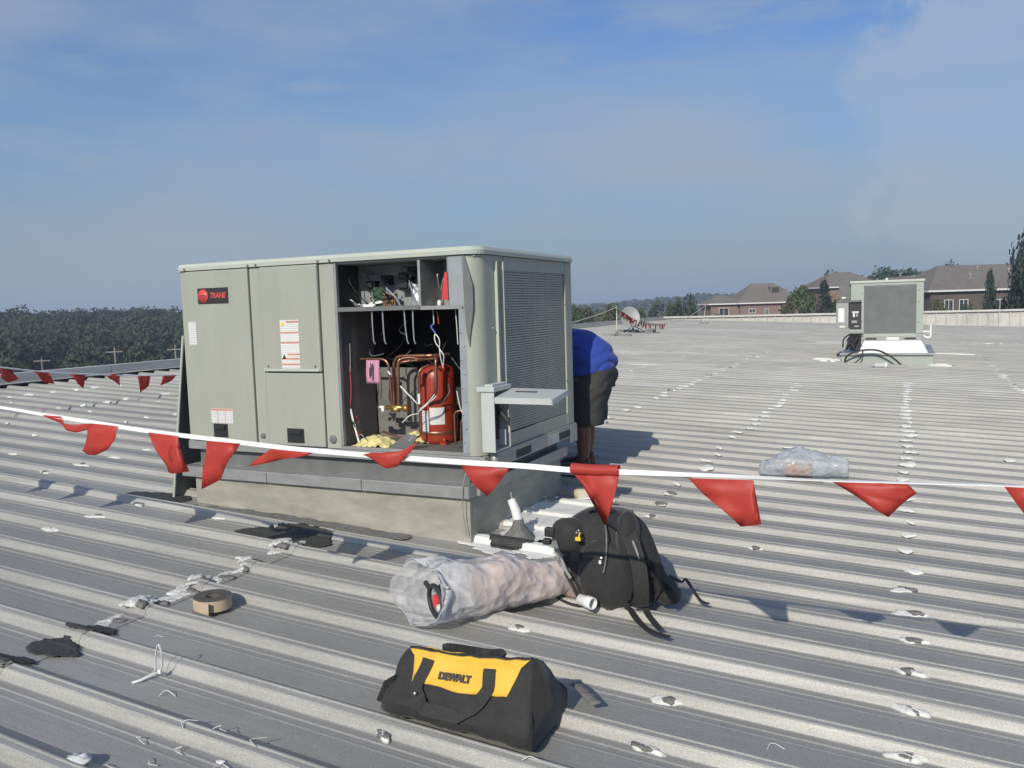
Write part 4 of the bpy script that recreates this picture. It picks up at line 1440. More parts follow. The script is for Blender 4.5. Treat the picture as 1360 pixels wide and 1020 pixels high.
VR = 2.26
ROPE = [(-5.790, 1.113), (-4.950, 1.048), (-4.184, 0.979), (-3.531, 0.932), (-3.240, 0.908), (-2.975, 0.888), (-2.630, 0.862), (-2.283, 0.844), (-1.900, 0.826), (-1.525, 0.819), (-1.244, 0.816),
        (-1.036, 0.816), (-0.888, 0.813), (-0.726, 0.816), (-0.572, 0.819), (-0.367, 0.824), (-0.177, 0.827), (0.000, 0.833), (0.164, 0.839), (0.258, 0.841), (0.560, 0.852), (1.121, 0.889)]
FLAGS = [[(-3.254, 0.908), (-3.137, 0.905), (-3.116, 0.877), (-3.049, 0.873), (-2.972, 0.883), (-2.983, 0.857), (-3.044, 0.842), (-3.097, 0.853), (-3.158, 0.879)],
         [(-2.967, 0.883), (-2.803, 0.876), (-2.820, 0.833), (-2.877, 0.779), (-2.937, 0.755), (-3.003, 0.755), (-3.039, 0.762), (-3.011, 0.810)],
         [(-2.638, 0.858), (-2.479, 0.850), (-2.507, 0.817), (-2.546, 0.777), (-2.544, 0.751), (-2.494, 0.733), (-2.441, 0.716), (-2.508, 0.707), (-2.544, 0.707), (-2.577, 0.741), (-2.608, 0.789)],
         [(-2.336, 0.839), (-2.175, 0.835), (-2.214, 0.783), (-2.276, 0.700), (-2.370, 0.655), (-2.359, 0.739)],
         [(-2.035, 0.822), (-1.842, 0.818), (-1.885, 0.803), (-1.970, 0.790), (-2.056, 0.770), (-2.138, 0.754), (-2.089, 0.789)],
         [(-1.633, 0.824), (-1.584, 0.834), (-1.480, 0.844), (-1.413, 0.876), (-1.434, 0.851), (-1.467, 0.822), (-1.491, 0.793), (-1.524, 0.786), (-1.571, 0.804)],
         [(-1.265, 0.808), (-1.094, 0.806), (-1.135, 0.761), (-1.173, 0.714), (-1.219, 0.756)],
         [(-0.896, 0.820), (-0.742, 0.820), (-0.744, 0.786), (-0.761, 0.723), (-0.784, 0.657), (-0.808, 0.711), (-0.846, 0.780)],
         [(-0.541, 0.811), (-0.365, 0.817), (-0.381, 0.769), (-0.388, 0.735), (-0.342, 0.701), (-0.399, 0.686), (-0.468, 0.745)],
         [(-0.167, 0.825), (0.008, 0.832), (0.002, 0.811), (0.031, 0.809), (0.001, 0.782), (-0.034, 0.744), (-0.104, 0.789)],
         [(0.217, 0.839), (0.383, 0.842), (0.290, 0.730)],
         [(-3.754, 0.945), (-3.567, 0.931), (-3.642, 0.777)], [(-4.436, 0.992), (-4.249, 0.982), (-4.389, 0.833)], [(-4.875, 1.039), (-4.688, 1.020), (-4.781, 0.870)], [(-5.248, 1.067), (-5.062, 1.053), (-5.136, 0.898)]]
ps = thing('pennant_string', 'white warning tape with red pennants strung right in front of the large open unit', 'pennant string', (-1.5, VR, .8))
sp_ = smooth_path([(u, VR, z) for u, z in ROPE], 4)
sides, wid = [], []
for p in sp_:
    t = min(1, max(0, (p.x + 1.0) / .9))
    t = t * t * (3 - 2 * t)
    wob = .25 * math.sin(p.x * 3.1)
    sides.append((0, .25 + .75 * t + wob * .4, 1 - .93 * t))
    wid.append(.0165 - .005 * t - (.006 if p.x < -3.0 else 0) * min(1, (-3 - p.x) * 2))
MB().ribbon(sp_, sides, wid, .003).build('tape_line', M['rope'], ps)
for i, f in enumerate(FLAGS):
    pennant(f, lambda a, z: (a, VR - (.016 if i == 5 else .004), z), ps, i * 1.7)
# the pennant wrapped over the tape beside the person's legs
MB().tube([(-.890, VR, .818), (-.817, VR, .817), (-.743, VR, .820)], .0165, 8, caps=False).build('pennant_wrap', M['flag'], ps)

UB = -8.3
ROPE_B = [(3.0, 1.25), (4.0, 1.05), (5.05, .884), (5.347, .839), (5.83, .752), (6.369, .682), (6.972, .612), (7.653, .566), (8.292, .553), (9.5, .57), (11.0, .66)]
FLAGS_B = [[(5.347, .831), (5.439, .816), (5.448, .738), (5.526, .707), (5.427, .678), (5.338, .732)], [(5.696, .772), (5.856, .75), (5.851, .686), (5.923, .614), (5.804, .642)],
           [(6.11, .704), (6.303, .679), (6.261, .531)], [(6.544, .667), (6.755, .649), (6.753, .507)], [(6.994, .61), (7.189, .59), (7.135, .469), (7.029, .40)],
           [(7.371, .586), (7.606, .576), (7.456, .485), (7.315, .461)], [(7.95, .56), (8.15, .555), (8.05, .41)], [(4.6, .95), (4.8, .92), (4.72, .76)]]
pb_ = thing('pennant_string', 'white warning line with dark red pennants hanging left of the large unit before the ridge', 'pennant string', (UB, 6.5, .6))
MB().tube(smooth_path([(UB, v, z) for v, z in ROPE_B], 4), .0085, 6).build('tape_line', M['rope'], pb_)
for i, f in enumerate(FLAGS_B):
    pennant(f, lambda a, z: (UB + .004, a, z), pb_, i * 2.3 + 1, amp=.012)

# far line between two stands, and the stretch that runs back behind the unit
pf = thing('pennant_string', 'distant sagging string of red pennants that passes in front of the satellite dish', 'pennant string', (-8.0, 28, .6))
S1, S2 = Vector((-8.05, 24.5, 1.19)), Vector((-7.95, 36.7, 1.12))
far_pts = [S1, Vector((-8.02, 25.5, .93)), Vector((-8.0, 26.4, .75)), Vector((-8.0, 28.6, .56)), Vector((-8.0, 31.0, .52)), Vector((-8.0, 33.5, .66)), S2]
fp = smooth_path(far_pts, 8)
MB().tube(fp, .012, 6).build('tape_line', M['rope_tan'], pf)
k = 0
for i in range(3, len(fp) - 20):
    p = fp[i]
    if p.y > 32.3:
        break
    d = (fp[i + 1] - p).normalized()
    for q in (0,):
        b = p + (fp[i + 1] - p) * q
        pennant([(0, 0), (.20, 0), (.10 + .07 * math.sin(k * 2.2), -.22)], lambda a, z, b=b, d=d: tuple(b + d * a + Vector((.05 * z, 0, z - .012))), pf, k * 1.3, amp=.02)
        k += 1
pr = thing('pennant_string', 'bare faded line rising to the tall stand left of the satellite dish', 'pennant string', (-8.1, 18, .8))
MB().tube(smooth_path([(-8.2, 12.5, .60), (-8.1, 16, .62), (-8.05, 19.5, .76), (-8.05, 22.4, .965), S1], 6), .013, 6).build('tape_line', M['rope_tan'], pr)
for p_, nm, lab, dx in ((S1, 'warning_stand', 'thin warning line stand on a low cross base left of the satellite dish', .0), (S2, 'warning_stand', 'small tilted warning line stand near the far parapet wall', .12)):
    zb_ = rz(p_.x, p_.y) + .02
    ws_ = thing(nm, lab, 'warning stand', (p_.x, p_.y, zb_), group='warning line stands')
    MB().tube([(p_.x - dx, p_.y, zb_), (p_.x, p_.y, p_.z + .04)], .018, 8).build('pole', M['rope_tan'], ws_)
    g = MB()
    if dx == 0:
        g.box((p_.x - .48, p_.y - .05, zb_ - .02), (p_.x + .45, p_.y + .05, zb_ + .05)); g.box((p_.x - .05, p_.y - .40, zb_ - .02), (p_.x + .05, p_.y + .40, zb_ + .045))
        g.lathe([(.07, .04), (.05, .12), (.025, .15)], (p_.x, p_.y, zb_), 10)
    else:
        g.box((p_.x - dx - .2, p_.y - .1, zb_ - .02), (p_.x - dx + .2, p_.y + .1, zb_ + .05))
    g.build('base', M['block'], ws_, bevel=.01)

# ------------------------------------------------------------------ satellite dish
sd = thing('satellite_dish', 'round grey satellite dish on a weighted base near the roof ridge', 'satellite dish', (-8.2, 26.6, .33))
dc = Vector((-8.22, 26.4, .83))
ax = (Vector((0, 0, 1.3)) - dc)
ax = (ax.normalized() + Vector((.25, 0, .32))).normalized()
q = ax.to_track_quat('Z', 'Y')
g = MB()
prf = [(0.0001, 0.0), (.10, .006), (.2, .024), (.29, .052), (.335, .072), (.342, .072), (.335, .060), (.2, .012), (.1, -.006), (.0001, -.012)]
g.lathe(prf, (0, 0, 0), 28, cap0=False, cap1=False)
g.v = [tuple(dc + q @ Vector((p[0] * .94, p[1] * 1.06, p[2]))) for p in g.v]
g.build('reflector', M['dish'], sd)
g = MB()
lo = dc + q @ Vector((0, -.33, .05))
g.tube([dc + q @ Vector((0, -.30, .04)), dc + q @ Vector((0, -.22, .42))], .016, 6)
g.build('feed_arm', M['galv'], sd)
g = MB()
g.lathe([(.03, 0), (.04, .05), (.03, .09)], (0, 0, 0), 10)
g.v = [tuple(dc + q @ (Vector((0, -.22, .40)) + Vector(p))) for p in g.v]
g.build('feed_horn', M['galv'], sd)
zb_ = rz(-8.2, 26.7) + .02
g = MB()
g.tube([dc + q @ Vector((0, 0, -.02)), (-8.2, 26.66, .55), (-8.2, 26.66, zb_)], .03, 8)
g.tube([(-8.2, 26.66, .56), (-8.55, 26.9, zb_ + .03)], .014, 6); g.tube([(-8.2, 26.66, .56), (-7.85, 26.9, zb_ + .03)], .014, 6)
g.build('mast', M['galv_dark'], sd)
for x in (-8.62, -8.2, -7.62):
    MB().box((x - .14, 26.5, zb_ - .02), (x + .14, 26.9, zb_ + .11)).build('ballast_block', M['block'], sd, bevel=.015)
g = MB()
g.box((-8.85, 26.62, zb_ - .02), (-7.35, 26.67, zb_ + .02)); g.box((-8.85, 26.80, zb_ - .02), (-7.35, 26.85, zb_ + .02))
g.build('base_frame', M['galv_dark'], sd)

# ------------------------------------------------------------------ the smaller unit further down the roof
kc = thing('roof_curb', 'low pale curb with white flashing under the smaller far unit', 'roof curb', (-.33, 18.4, 0))
g = MB()
g.box((-1.13, 17.40, -.12), (.47, 17.44, .165)); g.box((-1.13, 20.36, -.12), (.47, 20.40, .165)); g.box((-1.13, 17.44, -.12), (-1.09, 20.36, .165)); g.box((.43, 17.44, -.12), (.47, 20.36, .165))
g.build('curb_wall', M['paint2'], kc)
MB().box((-1.16, 17.36, .166), (.50, 20.44, .205)).build('nailer', M['galv'], kc, bevel=.004)
g = MB()
g.rings([[(-.83, 17.47, .206), (.385, 17.47, .206), (.385, 20.2, .206), (-.83, 20.2, .206)], [(-.74, 17.86, .425), (.27, 17.86, .425), (.27, 20.0, .425), (-.74, 20.0, .425)]], smooth=False)
g.build('flashing', M['flash'], kc)
blob('coating_patch', M['coating'], .62, 17.45, .20, .30, 3.3, lift=.01, du=.05, dv=.02)
blob('coating_patch', M['coating'], -1.42, 17.75, .33, .40, 9.3, lift=.01, du=.05, dv=.02)
blob('coating_patch', M['coating'], .95, 21.0, .38, .10, 9.9, lift=.01, du=.05, dv=.02)
blob('coating_patch', M['coating'], 2.0, 26.0, .50, .16, 5.9, lift=.01, du=.05, dv=.02)
u2 = thing('rooftop_unit', 'smaller closed grey air conditioning unit on a white flashed curb far down the roof', 'air conditioner', (-.35, 18.9, .43))
X0, X1, V0, V1 = -1.0, .305, 17.9, 19.9
g = MB()
g.box((X0, V0 + .02, .50), (X1, V1, 1.555))
g.build('housing', M['paint2'], u2, bevel=.012)
g = MB()
g.box((X0 + .002, V0, .56), (-.757, V0 + .018, 1.553)); g.box((.178, V0, .56), (X1 - .002, V0 + .018, 1.553)); g.box((-.756, V0, 1.508), (.177, V0 + .018, 1.553)); g.box((-.756, V0, .50), (.177, V0 + .018, .562))
g.build('coil_frame', M['paint2'], u2, bevel=.003)
MB().box((-.756, V0 + .010, .563), (.177, V0 + .0185, 1.507)).build('condenser_coil', M['coil2'], u2)
g = MB()
for k in range(46):
    z = .57 + k * .0203
    g.box((-.755, V0 + .001, z), (.176, V0 + .006, z + .009))
tag(g.build('coil_guard', M['coil2'], u2), kind='stuff')
MB().box((X0 - .02, V0 - .02, 1.557), (X1 + .02, V1 + .02, 1.610)).build('lid', M['paint_cap'], u2, bevel=.014)
g = MB()
g.box((X0 - .005, V0 - .008, .428), (X1 + .01, V1, .498))
r2 = g.build('base_rail', M['galv'], u2, bevel=.004)
for a in (-.72, -.02):
    MB().box((a, V0 - .011, .445), (a + .2, V0 - .009, .482)).build('fork_pocket', M['dark'], r2)
MB().box((-.34, V0 - .013, .440), (-.12, V0 - .0095, .488)).build('fork_label', M['white'], r2)
for x, z in ((-.79, 1.36), (.22, 1.40), (.22, 1.17), (.22, .78), (-.79, .80)):
    MB().lathe([(.010, 0), (.010, .006)], (x, V0 - .001, z), 8, axis='y').build('screw', M['galv_dark'], u2)
for x, m_, r_k in ((-.53, 'galv_dark', .035), (-.36, 'coating', .025)):
    MB().lathe([(r_k, 1.605), (r_k, 1.635), (r_k * .5, 1.655)], (x, 18.3, 0), 10).build('lid_fitting', M[m_], u2)
# electrical boxes on its left side
b = MB().box((-1.23, 18.0, 1.245), (-1.003, 18.25, 1.55)).build('electrical_box', M['galv_dark'], u2, bevel=.006)
MB().box((-1.17, 17.996, 1.27), (-1.10, 17.999, 1.30)).build('box_label', M['white'], b)
b = MB().box((-1.268, 17.85, .68), (-1.035, 18.1, 1.195)).build('electrical_box', M['galv'], u2, bevel=.008)
MB().box((-1.225, 17.845, .80), (-1.115, 17.849, 1.08)).build('box_label', M['white'], b)
MB().box((-1.20, 17.845, .695), (-1.10, 17.849, .725)).build('box_label', M['white'], b)
MB().box((-1.26, 17.835, 1.196), (-.80, 18.1, 1.235)).build('hood', M['galv_dark'], b)
b = MB().box((-1.025, 17.88, .66), (-.80, 17.896, 1.19)).build('electrical_box', M['dark'], u2, bevel=.004)
for x, z, w, h, mk in ((-.97, .98, .12, .03, 'white'), (-.955, .90, .035, .09, 'white'), (-.90, .90, .035, .07, 'galv'), (-.98, .78, .10, .05, 'galv'), (-.93, .70, .09, .03, 'galv')):
    MB().box((x, 17.868, z), (x + w, 17.8795, z + h)).build('switch_part', M[mk], b)
MB().box((-1.03, 17.80, .575), (-.775, 17.89, .61)).build('shelf', M['galv'], u2)
for k in range(14):
    a = Vector((-.98 + r_.uniform(-.02, .16), 17.82, .57 + r_.uniform(-.02, .02)))
    c_ = Vector((a.x + r_.uniform(-.16, .04), 17.75 + r_.uniform(-.1, .02), .235 + r_.uniform(0, .12)))
    MB().tube(smooth_path([a, (a + c_) / 2 + Vector((r_.uniform(-.09, .09), -.06, r_.uniform(-.05, .05))), c_], 5), .016, 5).build('cable', M['black'], u2)
MB().box((-1.0, 17.84, .24), (-.80, 17.89, .57)).build('conduit_plate', M['black'], u2)

hz = thing('hose', 'dark looped hose arching over the front of the far low curb', 'hose', (-.6, 17.25, .05))
MB().tube(smooth_path([(-1.07, 17.3, .01), (-1.02, 17.22, .16), (-.82, 17.2, .262), (-.49, 17.2, .275), (-.23, 17.2, .14), (-.06, 17.15, -.005), (.02, 17.1, -.02)], 8), .018, 8).build('hose_loop', M['rubber'], hz)
MB().tube(smooth_path([(-.74, 17.22, .262), (-.755, 17.2, .17), (-.84, 17.2, .06), (-.90, 17.2, .03)], 6), .013, 6).build('hose_branch', M['rubber'], hz)
MB().tube(smooth_path([(-.80, 16.6, .02), (-.5, 16.5, .0), (-.2, 16.52, -.01), (.04, 16.6, -.02)], 6), .014, 6).build('hose_tail', M['rubber'], hz)
jg = thing('plastic_fitting', 'white plastic fitting lying on the roof before the far curb', 'fitting', (-.40, 16.42, 0))
g = MB()
g.lathe([(.045, -.10), (.045, .06), (.055, .062), (.055, .10)], (-.40, 16.42, .045), 12, axis='x')
g.build('fitting_body', M['white'], jg)
MB().box((-.33, 16.38, .02), (-.295, 16.46, .10)).build('fitting_flange', M['white'], jg, bevel=.01)
pv = thing('drain_pipe', 'white plastic drain pipe and trap right of the far unit', 'drain pipe', (.4, 18.5, .4))
MB().tube([(.30, 18.5, .565), (.447, 18.5, .565)], .022, 8).build('pipe', M['white'], pv)
MB().tube([(.447, 18.5, .70), (.447, 18.5, .47)], .024, 8).build('pipe', M['white'], pv)
MB().tube(path([(.447, 18.5, .47), (.41, 18.5, .44), (.33, 18.5, .47), (.31, 18.5, .50)], .03), .024, 8).build('trap', M['white'], pv)

# ------------------------------------------------------------------ tool bag
BL, BX, BY, BZ = .49, -1.448, 2.055, .052
tbg = thing('tool_bag', 'black and yellow zipped tool bag standing in front', 'tool bag', (BX, BY, BZ), (0, math.atan(K), math.radians(-1)))


def bag_h(s):
    return .168 + .055 * s - .006 * math.sin(s * math.pi)


def bag_sec(s, t):
    """t 0..1 once round the section: front foot, belly, mouth, back, foot."""
    h = bag_h(s)
    P = [(.030, .0), (-.010, .008), (-.016, .050), (.024, h * .56), (.074, h * .95), (.094, h + .006), (.112, h + .004), (.150, h * .90), (.225, h * .55), (.275, .07), (.275, .01), (.25, 0), (.14, 0)]
    k = t * len(P)
    i = int(k) % len(P)
    f = k - int(k)
    a, b = P[i], P[(i + 1) % len(P)]
    return a[0] + (b[0] - a[0]) * f, a[1] + (b[1] - a[1]) * f


def bag_pt(s, t, off=0.0):
    y, z = bag_sec(s, t)
    h = bag_h(s)
    zr = z / h
    # the ends flare towards the ground, more on the right
    x0, x1 = -.012 * (1 - zr) + .020 * zr, BL + .012 * (1 - zr) - .022 * zr
    x = x0 + (x1 - x0) * s
    p = Vector((x, y, z))
    w = Vector((noise.noise(p * 11), noise.noise(p * 11 + Vector((7, 1, 0))), noise.noise(p * 12 + Vector((0, 9, 2))))) * .010
    w += Vector((0, noise.noise(p * 31), noise.noise(p * 30 + Vector((3, 3, 3))))) * .004
    if z < .004:
        w.z = 0
    if off:
        e = 1e-3
        a = Vector(bag_sec(s, t + e)) - Vector(bag_sec(s, t - e))
        n = Vector((0, -a.y, a.x)).normalized()
        if n.y > 0 and t < .4:
            n = -n
        p += n * off
    return p + w


g = MB()
NT, NS = 52, 26
rings = []
for i in range(NS + 1):
    rings.append([bag_pt(i / NS, k / NT) for k in range(NT)])
g.rings(rings)
bdy = g.build('bag_body', M['bag_black'], tbg, world=False)


def on_bag(s0a, s1a, s0b, s1b, ta, tb, off):
    """front patch between t=ta (low) and t=tb (high), sides slanting."""
    def fn(a, b):
        sa = s0a + (s0b - s0a) * b
        sb = s1a + (s1b - s1a) * b
        return bag_pt(sa + (sb - sa) * a, ta + (tb - ta) * b, off)
    return fn


t_lo, t_hi = 3.1 / 13, 4.95 / 13
MB().grid(on_bag(.15, .84, .035, .975, t_lo, t_hi, .0045), 30, 12).build('yellow_panel', M['bag_yellow'], tbg, world=False, solid=.003)
MB().grid(on_bag(.10, .92, .05, .95, 7.2 / 13, 9.0 / 13, .0045), 20, 8).build('yellow_panel', M['bag_yellow'], tbg, world=False, solid=.003)
MB().grid(on_bag(.13, .40, .10, .42, 6.05 / 13, 6.7 / 13, .004), 8, 3).build('yellow_panel', M['bag_yellow'], tbg, world=False, solid=.002)
MB().grid(on_bag(.02, .985, .02, .985, 5.05 / 13, 5.5 / 13, .005), 30, 2).build('zip', M['strap'], tbg, world=False, solid=.003)


def strap_on(pts, w, off=.009, name='handle', m='strap'):
    """webbing that follows the front of the bag: pts are (s, t)."""
    P = []
    for (a, b), (c, d) in zip(pts, pts[1:]):
        for k in range(6):
            P.append((a + (c - a) * k / 6, b + (d - b) * k / 6))
    P.append(pts[-1])
    P = [bag_pt(s, t / 13, off) for s, t in P]
    return P


hl = strap_on([(.205, 4.0), (.200, 3.3), (.215, 2.75), (.27, 2.4)], .05)
hm = [hl[-1] + Vector((0, -.008, -.004))]
hr = strap_on([(.59, 2.4), (.665, 2.8), (.70, 3.3), (.705, 3.9)], .05)
mid = [hl[-1].lerp(hr[0], q) + Vector((0, -.022, -.012)) for q in (.15, .35, .5, .65, .85)]
full = hl + mid + hr
sid = []
for i, p in enumerate(full):
    d = (full[min(i + 1, len(full) - 1)] - full[max(i - 1, 0)]).normalized()
    n = Vector((0, -.8, .6))
    sid.append(tuple(d.cross(n)))
MB().ribbon(full, sid, [.040] * len(full), .006).build('handle', M['strap'], tbg, world=False)
g = MB()
hb = smooth_path([(.13, .135, .168), (.14, .150, .176), (.23, .24, .140), (.32, .155, .192), (.33, .14, .180)], 6)
g.ribbon(hb, (0, .5, .5), .036, .005)
g.build('handle', M['strap'], tbg, world=False)
g = MB()
g.add([(-.02, .03, .005), (-.055, .02, .018), (-.01, .0, .10), (.02, .02, .12), (-.015, .04, .005), (-.05, .03, .018), (-.005, .02, .10), (.022, .03, .12)],
      [(0, 1, 2, 3), (7, 6, 5, 4), (0, 4, 5, 1), (1, 5, 6, 2), (2, 6, 7, 3), (3, 7, 4, 0)])
g.build('end_flap', M['bag_black'], tbg, world=False, bevel=.004)
MB().lathe([(.006, 0), (.006, .003), (.003, .005)], (.115, -.012, .095), 10, axis='y').build('rivet', M['steel'], tbg, world=False)
tp = bag_pt(.455, 3.5 / 13, .012)
text('DEWALT', .030, tp, (math.radians(56), math.radians(-5), 0), M['ink'], tbg, extrude=.0018, weight=.0016, sx=.92)

# ------------------------------------------------------------------ backpack
bk = thing('backpack', 'black backpack with trailing straps standing on the roof beside the milky bag', 'backpack', (-1.15, 3.34, .035))
lev = [  # z, x left, x right, y front, y back
    (.000, -1.295, -.955, 3.235, 3.46), (.012, -1.325, -.930, 3.215, 3.48), (.05, -1.350, -.915, 3.20, 3.49), (.10, -1.362, -.925, 3.20, 3.49), (.16, -1.365, -.945, 3.205, 3.485), (.22, -1.368, -.968, 3.215, 3.475),
    (.28, -1.362, -.995, 3.23, 3.465), (.325, -1.335, -1.02, 3.25, 3.455), (.360, -1.29, -1.045, 3.275, 3.44), (.380, -1.24, -1.075, 3.305, 3.42), (.386, -1.20, -1.10, 3.33, 3.39)]
g = MB()
rings = []
for z, a, b, c, d in lev:
    ring = []
    for k in range(36):
        an = 2 * math.pi * k / 36
        ca, sa = math.cos(an), math.sin(an)
        ex = .62
        x = (a + b) / 2 + (b - a) / 2 * math.copysign(abs(ca) ** ex, ca)
        y = (c + d) / 2 + (d - c) / 2 * math.copysign(abs(sa) ** ex, sa)
        p = Vector((x, y, z + .035))
        w = noise.noise(p * 9) * .018 + noise.noise(p * 24) * .007
        ring.append(p + Vector((ca, sa, 0)) * w * (0 if z < .01 else 1))
    rings.append(ring)
g.rings(rings)
g.build('pack_body', M['bag_black'], bk, sub=1)


def lump(cx_, cy_, cz_, rx, ry, rz_, name, m, seed=0, ex=.75, amp=.10, n=18, lv=9):
    g = MB()
    rings = []
    for i in range(lv + 1):
        t = -math.pi / 2 + math.pi * i / lv
        ct, st = math.cos(t), math.sin(t)
        ct = abs(ct) ** ex + .01
        st = math.copysign(abs(st) ** ex, st)
        ring = []
        for k in range(n):
            an = 2 * math.pi * k / n
            p = Vector((ct * math.cos(an), ct * math.sin(an), st))
            w = 1 + amp * noise.noise(p * 2.3 + Vector((seed, seed, 0))) + amp * .5 * noise.noise(p * 6 + Vector((seed, 0, 0)))
            ring.append((cx_ + p.x * rx * w, cy_ + p.y * ry * w, cz_ + p.z * rz_ * w))
        rings.append(ring)
    g.rings(rings)
    return g


lump(-1.12, 3.205, .17, .12, .045, .14, 'pocket', 'bag_black', 2).build('pocket', M['bag_black'], bk)
lump(-1.30, 3.25, .305, .075, .06, .085, 'pocket', 'bag_black', 6).build('pocket', M['bag_black'], bk)
lump(-1.03, 3.24, .29, .05, .07, .15, 'pocket', 'bag_black', 9).build('padding', M['bag_black'], bk)
g = MB()
g.grid(lambda a, b: (-1.345 + .115 * a * (1 - b * .75) + .012 * b, 3.213 - .012 * math.sin(a * 3.1) * (1 - b), .048 + .155 * b + .02 * (1 - a) * (1 - b)), 8, 8)
g.build('mesh_panel', M['tan'], bk, solid=.006)
g = MB()
g.tube(smooth_path([(-1.352, 3.205, .075), (-1.335, 3.195, .05), (-1.28, 3.185, .035), (-1.225, 3.182, .030)], 6), .007, 6)
g.tube(smooth_path([(-1.335, 3.20, .20), (-1.29, 3.19, .155), (-1.245, 3.185, .08), (-1.222, 3.183, .032)], 6), .007, 6)
g.build('piping', M['bag_black'], bk)
S = lambda pts, w, nm, side=(0, 1, 0), m='strap', th=.003: MB().ribbon(smooth_path(pts, 6), side, w, th).build(nm, M[m], bk)
S([(-1.12, 3.26, .405), (-1.03, 3.20, .375), (-.975, 3.17, .27), (-.955, 3.16, .16), (-.96, 3.17, .07)], .062, 'shoulder_strap', (1, .6, .2), th=.014)
S([(-1.10, 3.36, .41), (-1.00, 3.31, .365), (-.935, 3.28, .25), (-.90, 3.28, .13), (-.93, 3.30, .06)], .060, 'shoulder_strap', (.3, 1, 0), th=.014)
S([(-1.22, 3.30, .412), (-1.18, 3.27, .44), (-1.13, 3.27, .44), (-1.10, 3.31, .41)], .024, 'carry_handle', (0, 1, 0), th=.006)
S([(-1.035, 3.22, .12), (-1.03, 3.20, .055), (-1.01, 3.19, .042), (-.955, 3.10, .040), (-.88, 3.02, .036), (-.795, 2.985, .036)], .026, 'webbing', (.5, .6, 0))
S([(-.955, 3.20, .11), (-.945, 3.19, .05), (-.90, 3.12, .040), (-.845, 3.045, .036)], .026, 'webbing', (.8, .5, 0))
S([(-.90, 3.40, .13), (-.86, 3.44, .10), (-.845, 3.46, .105), (-.81, 3.44, .07), (-.77, 3.41, .037), (-.732, 3.397, .032)], .018, 'webbing', (.3, 1, .0))
S([(-.96, 3.25, .20), (-.89, 3.30, .15), (-.865, 3.34, .10), (-.88, 3.38, .06)], .045, 'hip_strap', (0, 1, .4), th=.010)
lump(-.885, 3.33, .075, .05, .06, .035, 'pad', 'bag_black', 3).build('hip_pad', M['bag_black'], bk)
for a, b, c_, mm in (((-1.262, 3.182, .275), (-1.222, 3.172, .225), (.024, .008, .034), 'strap'),):
    MB().box((a[0], a[1], b[2]), (b[0], b[1], a[2])).build('buckle', M['black'], bk, bevel=.004)
S([(-1.345, 3.19, .30), (-1.32, 3.175, .255), (-1.30, 3.172, .24)], .022, 'webbing', (1, 0, .3), 'galv_dark')
S([(-1.305, 3.17, .235), (-1.285, 3.165, .19), (-1.262, 3.165, .155)], .012, 'webbing', (1, 0, .3), 'galv')
for p0, p1 in (((-1.395, 3.20, .31), (-1.35, 3.23, .35)), ((-1.405, 3.2, .275), (-1.37, 3.23, .30))):
    MB().box(p0, p1).build('buckle', M['black'], bk, bevel=.006)
g = MB().box((-1.238, 3.163, .318), (-1.214, 3.173, .334))
g.tube([(-1.226, 3.17, .325), (-1.216, 3.165, .355)], .004, 6)
g.build('clip', M['yellow'], bk, bevel=.002)
for x, z in ((-1.232, .352), (-1.223, .362)):
    MB().lathe([(.005, -.004), (.005, .004)], (x, 3.168, z), 8, axis='y').build('zip_pull', M['steel'], bk)
MB().box((-1.130, 3.147, .235), (-1.119, 3.153, .250)).build('zip_pull', M['white'], bk, bevel=.002)
MB().box((-1.124, 3.147, .257), (-1.114, 3.153, .266)).build('zip_pull', M['white'], bk, bevel=.002)
MB().tube(smooth_path([(-1.13, 3.235, .40), (-1.105, 3.18, .34), (-1.10, 3.155, .26), (-1.11, 3.15, .20)], 6), .004, 6).build('zip', M['galv_dark'], bk)
S([(-.985, 3.155, .345), (-.968, 3.152, .305), (-.958, 3.15, .275)], .008, 'webbing', (1, 0, .3), 'galv')

# ------------------------------------------------------------------ milky plastic bag with things in it
pgb = thing('plastic_bag', 'large open milky plastic bag holding brown paper and a black reel, beside the backpack', 'plastic bag', (-1.6, 3.0, .06))
a_ = Vector((.62, .785, 0))
b_ = Vector((-.785, .62, 0))
C0 = Vector((-1.715, 2.76, .050))
SEC = [(-.10, .150, .225, .012), (-.02, .155, .250, .0), (.08, .150, .250, .0), (.2, .140, .235, 0), (.32, .135, .220, .0), (.44, .120, .190, .005), (.54, .088, .15, .012), (.64, .060, .12, .02), (.74, .022, .06, .03)]


def bagring(s, hw, h, lift, n=40, shrink=0.0, crump=1.0):
    ring = []
    for k in range(n):
        an = 2 * math.pi * k / n
        ca, sa = math.cos(an), math.sin(an)
        x = (hw - shrink) * math.copysign(abs(ca) ** .75, ca)
        z = (h - 2 * shrink) / 2 * (1 + math.copysign(abs(sa) ** .8, sa)) + shrink
        p = C0 + a_ * s + b_ * x + Vector((0, 0, z + lift))
        w = crump * (noise.noise(p * 7) * .030 + noise.noise(p * 19) * .012 - abs(noise.noise(p * 11 + Vector((4, 0, 0)))) * .030)
        p += (b_ * ca + Vector((0, 0, max(sa, -.1)))) * w
        if s < -.02:
            p += a_ * (.05 * sa - .05 * ca + .06 * noise.noise(p * 9)) + (b_ * ca) * .02 + Vector((0, 0, .03 * noise.noise(p * 13)))
        ring.append(p)
    return ring


def interp(s):
    for q0, q1 in zip(SEC, SEC[1:]):
        if q0[0] <= s <= q1[0]:
            t = (s - q0[0]) / (q1[0] - q0[0])
            return [q0[i] + (q1[i] - q0[i]) * t for i in range(4)]
    return list(SEC[-1])


